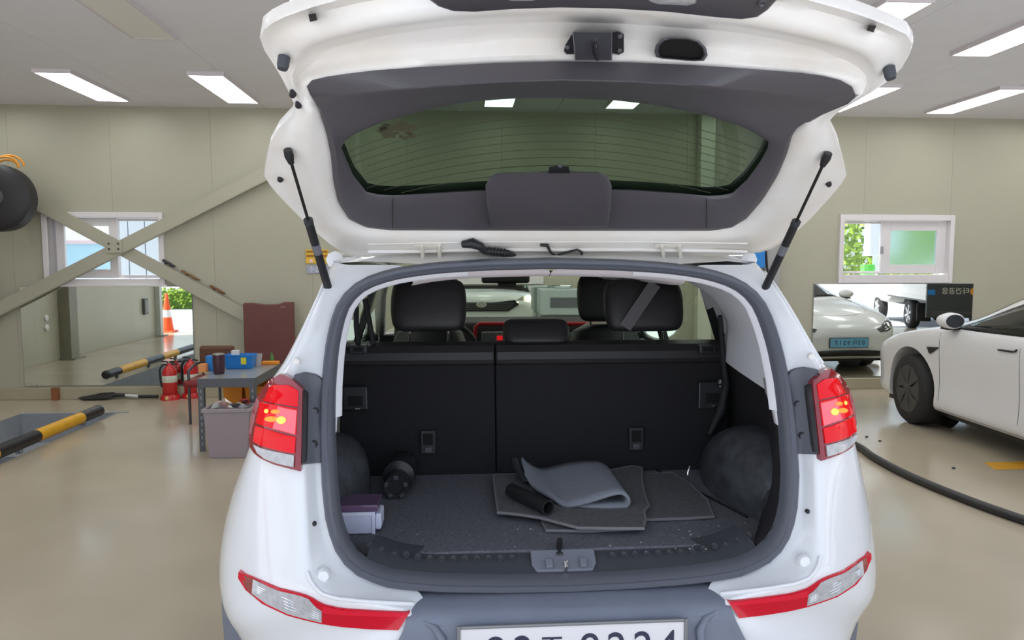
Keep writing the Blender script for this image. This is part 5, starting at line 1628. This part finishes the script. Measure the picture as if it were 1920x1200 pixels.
tag(MB().lathe(p, (0, 0, 1), [(.016, .001), (.018, .01), (.018, .06), (.008, .085), (.008, .105)], 14).build('small_bottle', mat('green_bottle', (.08, .22, .06), .3), None, 50), 'tiny green bottle at the back corner of the bench', 'bottle')
p = atz(379, 699, tz)
tag(boxo('orange_box', (p.x - .03, p.y, tz + .001), (p.x + .035, p.y + .06, tz + .075), mat('orange_card', (.80, .30, .10), .5), None, .004), 'little orange box at the left end of the bench', 'box')
tag(boxo('orange_tray', (tx1 - .15, ty1 - .10, tz + .001), (tx1 + .0, ty1 - .02, tz + .03), ORG, None, .004), 'flat orange tray at the back right bench corner', 'tray')
# under the bench
def crate(x0, x1, y0, y1, z, h, label):
    t = thing('crate', label, 'crate', ((x0 + x1) / 2, (y0 + y1) / 2, z), 'orange crates under the bench')
    tub((x0 + x1) / 2, (y0 + y1) / 2, z + .001, x1 - x0, y1 - y0, h, .015, ORG, 'crate_shell', t)
    boxo('crate_rim', (x0 - .004, y0 - .006, z + h - .022), (x1 + .004, y0 - .001, z + h), ORG, t, .002)
crate(-2.10, -1.93, 6.42, 6.75, .25, .24, 'orange crate under the bench, left one')
crate(-1.91, -1.73, 6.42, 6.75, .25, .22, 'orange crate under the bench, right one')
gb = thing('waste_bin', 'mauve-grey waste bin full of rubbish in front of the bench', 'bin', (-1.87, 5.86, 0))
bx = -1.865
tub(bx, 5.88, .001, .36, .22, .40, .03, GRYB, 'bin_body', gb, .008)
MB().box((bx - .19, 5.763, .375), (bx + .19, 5.775, .405)).box((bx - .19, 5.985, .375), (bx + .19, 5.997, .405)).box((bx - .19, 5.775, .375), (bx - .178, 5.985, .405)).box((bx + .178, 5.775, .375), (bx + .19, 5.985, .405)).build('bin_rim', GRYB, gb, 0, .004, merge=False)
random.seed(11)
for k in range(9):
    x_, y_ = bx - .13 + random.random() * .26, 5.83 + random.random() * .14
    pm_ = [WPLAS, mat('paper_grey', (.55, .54, .5), .8), mat('rag_red', (.4, .05, .04), .8), BLACK, mat('carton_white', (0, 0, 0))][k % 5]
    cpt = Vector((x_, y_, .40 + random.random() * .03))
    pts = [cpt + Vector((random.uniform(-.06, .06), random.uniform(-.05, .05), random.uniform(-.02, .035))) for _ in range(6)]
    bm_ = bmesh.new()
    for q in pts: bm_.verts.new(q)
    bmesh.ops.convex_hull(bm_, input=bm_.verts)
    bm_.verts.index_update()
    w_ = MB().add([v.co.copy() for v in bm_.verts], [tuple(v.index for v in f.verts) for f in bm_.faces])
    bm_.free()
    w_.build('rubbish', pm_, gb)
# fire extinguishers
def extinguisher(x, y, label, h=.30):
    t = thing('fire_extinguisher', label, 'fire extinguisher', (x, y, 0), 'fire extinguishers by the wall')
    MB().lathe((x, y, .055), (0, 0, 1), [(.07, 0), (.078, .01), (.078, h - .05), (.07, h - .015), (.045, h + .02), (.025, h + .035), (.022, h + .06)], 28).build('cylinder', RED, t, 50)
    MB().lathe((x, y, .15), (0, 0, 1), [(.0785, .05), (.0795, .052), (.0795, .125), (.0785, .127)], 28).build('label_band', mat('ext_label', (.62, .63, .52), .5), t, 50)
    MB().lathe((x, y, 0), (0, 0, 1), [(.105, 0), (.105, .03), (.088, .06), (.083, .06), (.083, .052)], 28).build('stand', RED, t, 50)
    MB().tube([(x, y, h + .10), (x - .02, y - .01, h + .135), (x - .08, y - .02, h + .14)], .009, 8).build('lever', BLACK, t, 60)
    MB().tube([(x, y, h + .10), (x + .03, y, h + .11), (x + .085, y - .01, h + .10)], .009, 8).build('handle', BLACK, t, 60)
    MB().tube([(x, y, h + .10), (x - .07, y - .01, h + .10), (x - .105, y - .01, h + .04), (x - .10, y - .01, .22), (x - .085, y - .01, .14)], .011, 8).build('hose', BLACK, t, 60)
    MB().lathe((x, y - .09, .03), (0, -1, 0), [(.02, -.01), (.02, .018), (.012, .02)], 14).build('badge', mat('badge_gold', (.75, .5, .2), .4), t)
pe = atz(325, 746, 0)
extinguisher(pe.x, pe.y - .08, 'red fire extinguisher standing in front, nearer the mirror')
extinguisher(pe.x + .20, pe.y + .02, 'red fire extinguisher behind and right of the first one', .33)
# shovel on the floor
pa, pb = atz(146, 746, .02), atz(284, 744, .03)
sh = thing('shovel', 'black bladed shovel lying on the floor along the wall kerb', 'shovel', (pa.x, pa.y, 0))
bl = [(pa.x, pa.y, .012), (pa.x + .10, pa.y - .08, .012), (pa.x + .34, pa.y - .09, .02), (pa.x + .42, pa.y - .03, .05), (pa.x + .42, pa.y + .03, .05), (pa.x + .34, pa.y + .09, .10), (pa.x + .15, pa.y + .10, .06)]
MB().prism(bl, (0, 0, .008)).build('blade', BLACK, sh, 0, .003)
MB().tube([(pa.x + .38, pa.y, .045), (pa.x + .55, pa.y + .0, .045)], [.024, .018], 10).build('socket', BLACK, sh, 60)
MB().tube([(pa.x + .52, pa.y, .045), (pb.x - .12, pb.y - .03, .04)], .016, 10).build('shaft', mat('shaft_grey', (.68, .67, .66), .35), sh, 60)
MB().tube([(pb.x - .13, pb.y - .03, .04), (pb.x + .08, pb.y - .03, .04)], .019, 10).build('grip', BLACK, sh, 60)
p = at(105, 730, 8.44)
tag(boxo('wood_block', (p.x - .035, 8.40, .0), (p.x + .035, 8.449, .14), mat('rusty_brown', (.30, .11, .04), .7, noise=.3, nscale=10)), 'small rusty brown block against the wall kerb', 'block')
# console by the far mirror
cx0, cx1 = at(1010, 560, 8.1).x, at(1095, 560, 8.1).x
ct = at(1050, 541, 8.1).z
cn = thing('test_console', 'grey testing console standing ahead of the SUV, seen through its windscreen', 'console', ((cx0 + cx1) / 2, 8.15, 0))
CONS = mat('console_grey_paint', (.40, .46, .44), .5)
boxo('cabinet', (cx0 + .02, 7.98, .0), (cx1 + .1, 8.35, .95), CONS, cn, .01)
boxo('monitor_housing', (cx0, 7.95, .97), (cx1 + .06, 8.30, ct), CONS, cn, .015)
a, d_ = at(1032, 558, 7.94), at(1085, 577, 7.94)
boxo('screen', (a.x, 7.944, d_.z), (d_.x, 7.951, a.z), mat('screen_dark', (.05, .06, .065), .15), cn)
boxo('stand_neck', (cx0 + .12, 8.05, .94), (cx1 - .05, 8.25, .98), DSTEEL, cn)
a = at(1055, 540, 8.0)
boxo('top_box', (a.x - .07, 8.0, ct), (a.x + .08, 8.2, ct + .025), CONS, cn, .004)
# blue box and hanging cable on the grey column
a, d_ = at(1406, 482, 8.30), at(1424, 502, 8.30)
tag(boxo('control_box', (a.x, 8.24, d_.z), (d_.x + .04, 8.339, a.z + .12), BLU, None, .005), 'blue control box on the grey column by the right strut', 'control box')
tag(MB().tube([at(1436, 470, 8.31), at(1438, 500, 8.30), at(1443, 530, 8.31), at(1448, 580, 8.32)], .014, 8).build('hanging_cable', BLACK, None, 60), 'black cable hanging down the grey column', 'cable')
# red bell and cable on the left side wall (seen in the left mirror)
tag(MB().lathe((XL + .18, 6.66, .80), (1, 0, 0), [(.16, 0), (.17, .02), (.15, .06), (.05, .08)], 24).build('alarm_bell', mat('bell_red', (.30, .07, .04), .5), None, 50), 'round red-brown bell on the dark column in the left mirror', 'bell')
tag(MB().tube([(XL + .03, 6.45 - .0, 1.6), (XL + .03, 6.38, 1.1), (XL + .03, 6.42, .75), (XL + .03, 6.58, .58)], .012, 6).build('wall_cable', mat('pale_cable', (0, 0, 0)), None, 60), 'grey cable looping down the side wall in the left mirror', 'cable')
for z in (.70, .55):
    tag(MB().lathe((XL + .001, 5.42, z), (1, 0, 0), [(.05, 0), (.05, .02), (.03, .03)], 16).build('wall_socket', WPLAS, None, 50), 'white wall socket in the left mirror, %s one' % ('upper' if z > .6 else 'lower'), 'socket', 'white sockets on the side wall')
so = thing('switch_box', 'dark narrow switch box on the side wall near the bay door', 'switch box', (XL + .03, 1.95, .5))
boxo('box', (XL + .001, 1.86, .50), (XL + .05, 2.04, .82), mat('switch_dark', (.10, .10, .10), .5), so, .006)
boxo('cover', (XL + .05, 1.88, .53), (XL + .056, 2.02, .79), mat('switch_cover', (.2, .2, .19), .5), so, .003)
# floor hose on the right
hp = [atz(x_, y_, .028) for x_, y_ in ((1600, 832), (1640, 858), (1700, 890), (1800, 932), (1920, 975))]
hp = [Vector((2.6, 8.3, .028)), Vector((3.0, 7.6, .028)), Vector((3.28, 6.7, .028))] + hp + [Vector((3.55, 3.4, .028)), Vector((4.1, 2.6, .028)), Vector((5.0, 2.0, .028)), Vector((6.2, 1.8, .028))]
tag(MB().tube(smoothline(hp, 72), .028, 12).build('floor_hose', mat('hose_black', (.03, .029, .03), .45), None, 60), 'thick black hose snaking over the floor beside the SUV', 'hose')
for x_, y_ in ((1625, 820), (1650, 828), (1788, 879)):
    p = atz(x_, y_, 0)
    tag(MB().lathe(p, (0, 0, 1), [(.012, .0005), (.012, .012), (.006, .012)], 6).build('loose_nut', DSTEEL), 'tiny dark nut lying on the floor, %s' % ('left of the pair by the hose' if x_ == 1625 else 'right of the pair by the hose' if x_ == 1650 else 'between hose and sedan'), 'nut', 'loose nuts on the floor')
q = [atz(1845, 868), atz(1866, 881), atz(1960, 879), atz(1960, 864)]
tag(MB().prism([(p.x, p.y, .0008) for p in q], (0, 0, .002)).build('floor_marking', mat('marking_yellow', (.72, .36, .03), .5, noise=.25, nscale=8)), 'yellow painted strip on the floor beside the white sedan', 'floor marking')
guard_bar(6.45, 2.6, 6.25, [5.95, 5.25, 4.6, 3.9, 3.2], 'yellow and black guard bar on the far side of the white sedan')

# ================================================================== things in the cargo area
MATG = mat('mat_carpet_grey', (.14, .135, .14), .95, noise=.35, nscale=60, bump=.5, bscale=300)
MATE = mat('mat_edge', (.18, .175, .18), .8)
ZF = .7095
def floor_mat(poly, z, label, th=.009, wave=0.0):
    P = [atz(x_, y_, z) for x_, y_ in poly]
    t = thing('floor_mat', label, 'floor mat', sum(P, Vector()) / len(P), 'carpet floor mats in the boot')
    c_ = sum(P, Vector()) / len(P)
    Q = [p.copy() for p in P]
    MB().prism(Q, (0, 0, th)).build('carpet', MATG, t, 0, .002)
    MB().tube([p + Vector((0, 0, th * .6)) for p in P], .0055, 6, closed=True).build('bound_edge', MATE, t, 60)
    return t
floor_mat([(1203, 892), (1262, 890), (1290, 908), (1325, 940), (1338, 972), (1290, 975), (1205, 978)], ZF + .002, 'flat dark floor mat at the right of the mat pile')
floor_mat([(1017, 982), (1024, 998), (1110, 999), (1196, 994), (1196, 975), (1100, 965)], ZF + .002, 'floor mat corner at the bottom of the pile')
floor_mat([(924, 894), (929, 930), (934, 964), (975, 968), (1013, 974), (1050, 984), (1085, 993), (1150, 994), (1206, 994), (1210, 975), (1207, 962), (1216, 952), (1208, 930), (1204, 905), (1203, 880), (1184, 877), (1150, 884), (1040, 890)], ZF + .020, 'large floor mat on top under the grey foam sheet')
# folded grey foam sheet
FOAM = mat('foam_grey', (.24, .255, .285), .8, noise=.12, nscale=30)
nearp = [(985, 893, 2.62), (1000, 915, 2.52), (1037, 935, 2.40), (1063, 950, 2.36), (1105, 941, 2.34), (1145, 928, 2.34), (1166, 925, 2.34), (1178, 934, 2.34), (1178, 947, 2.34), (1165, 957, 2.34), (1140, 961, 2.34), (1105, 959, 2.35), (1070, 957, 2.37)]
farp = [(978, 858, 2.74), (988, 868, 2.74), (1010, 879, 2.74), (1030, 878, 2.74), (1062, 870, 2.74), (1100, 866, 2.74), (1125, 868, 2.74), (1137, 876, 2.72), (1140, 886, 2.70), (1130, 893, 2.70), (1105, 895, 2.70), (1070, 895, 2.70), (1050, 895, 2.70)]
A = smoothline([at(*q) for q in nearp], 40)
B_ = smoothline([at(*q) for q in farp], 40)
for L_ in (A, B_):
    for p in L_: p.z = max(p.z, ZF + .033)
tag(MB().grid([[a.lerp(c_, k / 8) for a, c_ in zip(A, B_)] for k in range(9)]).build('foam_sheet', FOAM, None, 180, solid=.011), 'grey foam sheet folded over on top of the floor mats', 'foam sheet')
P = smoothline([at(*q) for q in ((957, 858, 2.76), (961, 874, 2.72), (970, 890, 2.66), (980, 904, 2.60))], 10)
tag(MB().grid([[p + Vector((k * .013, -.01 * k, .004 * k)) for p in P] for k in range(3)]).build('rubber_strip', RUBBER, None, 180, solid=.006), 'thin dark rubber strip standing up left of the foam sheet', 'strip')
a, d_ = atz(957, 918, ZF + .06), atz(1028, 952, ZF + .055)
dirn = (d_ - a).normalized()
tag(MB().lathe(a, dirn, [(.0, 0), (.024, .002), (.025, .01), (.025, (d_ - a).length), (.020, (d_ - a).length), (.018, (d_ - a).length - .06), (0, (d_ - a).length - .06)], 20).build('rubber_tube', mat('tube_black', (.014, .0135, .014), .5), None, 50), 'short black rubber tube lying on the floor mats', 'tube')
# white box with purple lid
p0 = atz(648, 1003, ZF); 
q0 = atz(702, 1003, ZF)
bw = thing('storage_box', 'small white box with clear purple lid at the left of the boot', 'box', ((p0.x + q0.x) / 2, p0.y + .06, ZF))
zt_ = at(690, 960, p0.y).z
bxl, bxr = q0.x - .135, q0.x
boxo('box_body', (bxl, p0.y, ZF + .001), (bxr, p0.y + .11, zt_), mat('box_white', (.68, .70, .86), .45), bw, .004)
boxo('box_front_frame', (bxl - .001, p0.y - .003, zt_ - .012), (bxr + .002, p0.y, zt_), mat('box_white2', (.75, .77, .9), .4), bw, .001)
boxo('box_front_frame', (bxr - .008, p0.y - .003, ZF + .001), (bxr + .002, p0.y, zt_ - .012), MATS['box_white2'], bw, .001)
boxo('box_lid', (bxl - .002, p0.y - .002, zt_ + .0005), (bxr + .012, p0.y + .115, zt_ + .022), mat('purple_lid', (.16, .09, .17), .12, coat=.6), bw, .004)
boxo('box_side_bag', (bxr + .0005, p0.y + .01, ZF + .01), (bxr + .02, p0.y + .10, zt_ - .01), MATS['box_white2'], bw, .006)
# black bottle with ribbed cap
p = atz(742, 938, ZF)
bo = thing('black_bottle', 'black plastic bottle lying with its ribbed cap towards the opening', 'bottle', p)
c_ = p + Vector((0, .01, .045))
MB().lathe(c_ + Vector((.004, .06, .02)), (.05, 1, .0), [(.02, 0), (.058, .01), (.062, .03), (.062, .14), (.05, .16)], 28).build('bottle_body', mat('bottle_black', (.02, .02, .021), .3), bo, 50)
MB().lathe(c_, (.05, 1, .08), [(.028, .006), (.030, 0), (.043, -.002), (.046, .01), (.044, .06)], 28).build('cap', mat('cap_black', (.028, .028, .03), .4), bo, 50)
for k in range(5):
    t = 2 * math.pi * k / 5 + .3
    d2 = Vector((math.cos(t), 0, math.sin(t)))
    MB().obox(c_ + d2 * .036 + Vector((0, -.004, 0)), d2 * .008, d2.cross(Vector((0, 1, 0))) * .009, (0, .006, 0)).build('cap_lug', DGREY, bo, 0, .003)
# crumbs
cr_ = MB()
random.seed(5)
for k in range(70):
    x_, y_ = random.uniform(720, 1400), random.uniform(985, 1036)
    if random.random() < .35: x_, y_ = random.uniform(1260, 1400), random.uniform(980, 1030)
    p = atz(x_, y_, ZF)
    r_ = random.uniform(.0006, .0017)
    cr_.obox(p + Vector((0, 0, r_ * .6)), (r_ * random.uniform(.6, 2), 0, 0), (0, r_, 0), (0, 0, r_ * .6))
tag(cr_.build('carpet_crumbs', mat('crumb', (.50, .46, .40), .8), None, merge=False), 'pale crumbs scattered over the boot carpet', 'crumbs', kind='stuff')

# ================================================================== outdoors
CONC = mat('yard_concrete', (.52, .535, .56), .8, noise=.15, nscale=.6)
yard = MB()
for a_, c_ in (((-60, -60), (60, Y0)), ((-60, WY + .14), (60, 60)), ((-60, Y0), (XL - .14, WY + .14)), ((XR + .14, Y0), (60, WY + .14))):
    yard.add([(a_[0], a_[1], -.01), (c_[0], a_[1], -.01), (c_[0], c_[1], -.01), (a_[0], c_[1], -.01)], [(0, 1, 2, 3)])
struct(yard.build('ground', CONC))
def leaf_cloud(c_, r_, n, size, seed, box=False):
    rnd = random.Random(seed)
    b = MB()
    for _ in range(n):
        if box:
            p = Vector((rnd.uniform(-1, 1) * r_[0], rnd.uniform(-1, 1) * r_[1], rnd.uniform(0, 1) * r_[2]))
        else:
            d = Vector((rnd.gauss(0, 1), rnd.gauss(0, 1), rnd.gauss(0, 1))).normalized() * rnd.uniform(.55, 1) ** .5
            p = Vector((d.x * r_[0], d.y * r_[1], d.z * r_[2]))
        n_ = Vector((rnd.gauss(0, 1), rnd.gauss(0, 1), rnd.gauss(0, 1) + .6)).normalized()
        u = n_.orthogonal().normalized() * size * rnd.uniform(.7, 1.4)
        v = n_.cross(u) * .6
        p = p + Vector(c_)
        b.add([p - u, p - v, p + u, p + v], [(0, 1, 2, 3)])
    return b
LEAF = mat('leaf_green', (.14, .30, .035), .6, noise=.5, nscale=4)
LEAF2 = mat('leaf_bright', (.30, .46, .04), .6, noise=.3, nscale=4)
hd = thing('hedge', 'bright clipped hedge across the yard seen in the left mirror', 'hedge', (-9, -7.6, 0))
hb = leaf_cloud((-10, -7.7, .02), (6, .4, .66), 9000, .05, 1, True).build('foliage', LEAF2, hd, merge=False)
hb['kind'] = 'stuff'
boxo('hedge_core', (-16, -7.95, 0), (-4, -7.45, .58), mat('hedge_core', (.06, .12, .02), .9), hd)
# traffic cone
cp = Vector((-6.55, .45, 0))
tcn = thing('traffic_cone', 'orange traffic cone with white band by the bay door', 'traffic cone', cp)
OC = mat('cone_orange', (.85, .10, .02), .5)
boxo('cone_base', (cp.x - .18, cp.y - .18, .0), (cp.x + .18, cp.y + .18, .035), OC, tcn, .01)
MB().lathe(cp + Vector((0, 0, .03)), (0, 0, 1), [(.135, 0), (.095, .30)], 24).build('cone_body', OC, tcn, 50)
MB().lathe(cp + Vector((0, 0, .03)), (0, 0, 1), [(.095, .30), (.075, .46)], 24).build('white_band', WPLAS, tcn, 50)
MB().lathe(cp + Vector((0, 0, .03)), (0, 0, 1), [(.075, .46), (.03, .82), (.02, .83)], 24).build('cone_top', OC, tcn, 50)
# trees behind the right window
def tree(x, y, h, r, seed, m, label):
    t = thing('tree', label, 'tree', (x, y, 0), 'trees outside the right window')
    MB().tube([(x, y, 0), (x + .05, y, h * .35), (x, y, h * .6)], [.14, .11, .06], 10).build('trunk', mat('bark', (.12, .08, .05), .9), t, 60)
    f = leaf_cloud((x, y, h * .62), (r, r, h * .40), 3500, .10, seed, False).build('foliage', m, t, merge=False)
    f['kind'] = 'stuff'
tree(10.9, 18.5, 3.7, 2.1, 2, LEAF2, 'bright green leafy tree outside the clear right window pane')
tree(7.4, 23, 5.0, 2.2, 3, LEAF, 'green leafy tree outside the right window, left one')
tree(18.5, 24, 6, 2.6, 4, LEAF, 'green leafy tree outside the frosted pane')
# pole sign outside the right window
a, d_ = at(1626, 430, 13), at(1652, 480, 13)
ps_ = thing('pole_sign', 'white and green pole sign outside the right window', 'sign', (a.x, 13, 0))
boxo('sign_panel', (a.x, 12.9, d_.z), (d_.x + .3, 13.1, a.z + .35), mat('sign_white', (.75, .76, .78), .5), ps_, .01)
boxo('green_panel', (a.x - .08, 12.9, d_.z - .42), (a.x + .12, 13.05, d_.z - .16), mat('sign_green', (.12, .62, .08), .5), ps_, .01)
MB().cyl((a.x + .18, 13, 0), (a.x + .18, 13, d_.z + .01), .05, n=14).build('pole', WPLAS, ps_, 60)
# neighbouring buildings outside the left window
nb = thing('neighbour_building', 'white ribbed building outside the left window', 'building', (-4.5, 11.5, 0))
NBW = mat('white_cladding', (.72, .75, .80), .5)
x0_ = at(210, 460, 11.5).x
for k in range(14):
    boxo('cladding_strip', (x0_ + k * .25, 11.5, 0), (x0_ + k * .25 + .235, 11.56, 3.4), NBW, nb, .006)
boxo('wall', (x0_, 11.57, 0), (x0_ + 3.5, 15, 3.4), NBW, nb)
fw = thing('storage_container', 'pale blue container outside the left window', 'container', (-7.5, 12.6, 0))
boxo('container_wall', (-10, 12.6, 0), (x0_ - .3, 14, 1.86), mat('container_blue', (.36, .55, .66), .5), fw)
boxo('container_roof_edge', (-10.05, 12.55, 1.86), (x0_ - .28, 14.05, 1.93), mat('container_pink', (.62, .48, .50), .5), fw, .01)
# small truck in the last bay, seen in the right mirror
TD, TR = Vector((.275, -.961, 0)), Vector((.961, .275, 0))
TO = Vector((10.16, 1.9, 0))
def tk(f, r, z):
    return TO + TD * f + TR * r + Vector((0, 0, z))
trk = thing('truck', 'white flatbed truck with dark tailboard seen in the right mirror', 'truck', tk(2.5, .85, 0))
TW = mat('truck_white', (.74, .73, .70), .35, coat=.3)
def tbox(name, f0, f1, r0, r1, z0, z1, m, par=None, bevel=.006):
    c_ = (tk(f0, r0, z0) + tk(f1, r1, z1)) / 2
    return MB().obox(c_, TD * (f1 - f0) / 2, TR * (r1 - r0) / 2, (0, 0, (z1 - z0) / 2)).build(name, m, par or trk, 0, bevel)
tbox('side_board', .06, 3.0, 0, .04, .72, 1.35, TW)
tbox('side_board', .06, 3.0, 1.66, 1.70, .72, 1.35, TW)
for k in range(3):
    tbox('board_rail', .06, 3.0, -.012, 0, .78 + .2 * k, .80 + .2 * k, TW, None, .003)
tb = tbox('tailboard', -.0, .05, .0, 1.70, .34, 1.42, mat('tailboard_dark', (.05, .055, .06), .5))
text('tailboard_lettering', '타건공응', .15, mat('lettering_cream', (.75, .73, .6), .5), tb, tk(-.004, .56, .92), -TR, (0, 0, 1), .002)
MB().lathe(tk(-.001, .93, .92), -TD, [(.085, 0), (.085, .004), (.08, .006)], 20).build('orange_disc', mat('disc_orange', (.8, .32, .03), .5), tb)
tbox('blue_patch', -.006, -.001, .02, .16, .84, .95, BLU, tb, .001)
tbox('bed_floor', .05, 3.0, .04, 1.66, .68, .74, DSTEEL)
tbox('chassis', .1, 4.6, .5, 1.2, .45, .62, BLACK)
tbox('headboard', 3.0, 3.06, 0, 1.7, .72, 1.6, TW)
tbox('cab', 3.15, 4.7, .03, 1.67, .5, 1.95, TW, None, .12)
tbox('cab_side_window', 3.5, 4.3, .015, .03, 1.25, 1.75, SGL, None, .003)
tbox('mud_flap', .75, .77, .05, .35, .2, .62, BLACK, None, .002)
tbox('bumper_bar', -.02, .05, .1, 1.6, .38, .48, DSTEEL)
for f in (1.35, 3.9):
    for r_, sd_ in ((.14, -1), (1.56, 1)):
        wheel(tk(f, r_, .33), .33, .2, sd_, trk, RIM, 6, ax=TR * sd_)
bk_ = thing('bucket', 'small beige bucket on the ground, seen above the sedan fender', 'bucket', (11.35, -.35, 0))
MB().lathe((11.35, -.35, 0), (0, 0, 1), [(.075, 0), (.095, .19), (.088, .19), (.07, .01)], 20).build('pail', mat('pail_beige', (.6, .58, .5), .5), bk_, 50)
MB().tube([(11.35 + .095 * math.cos(t), -.35, .19 + .06 * math.sin(t)) for t in [math.pi * k / 8 for k in range(9)]], .004, 6).build('bail', STEEL, bk_)
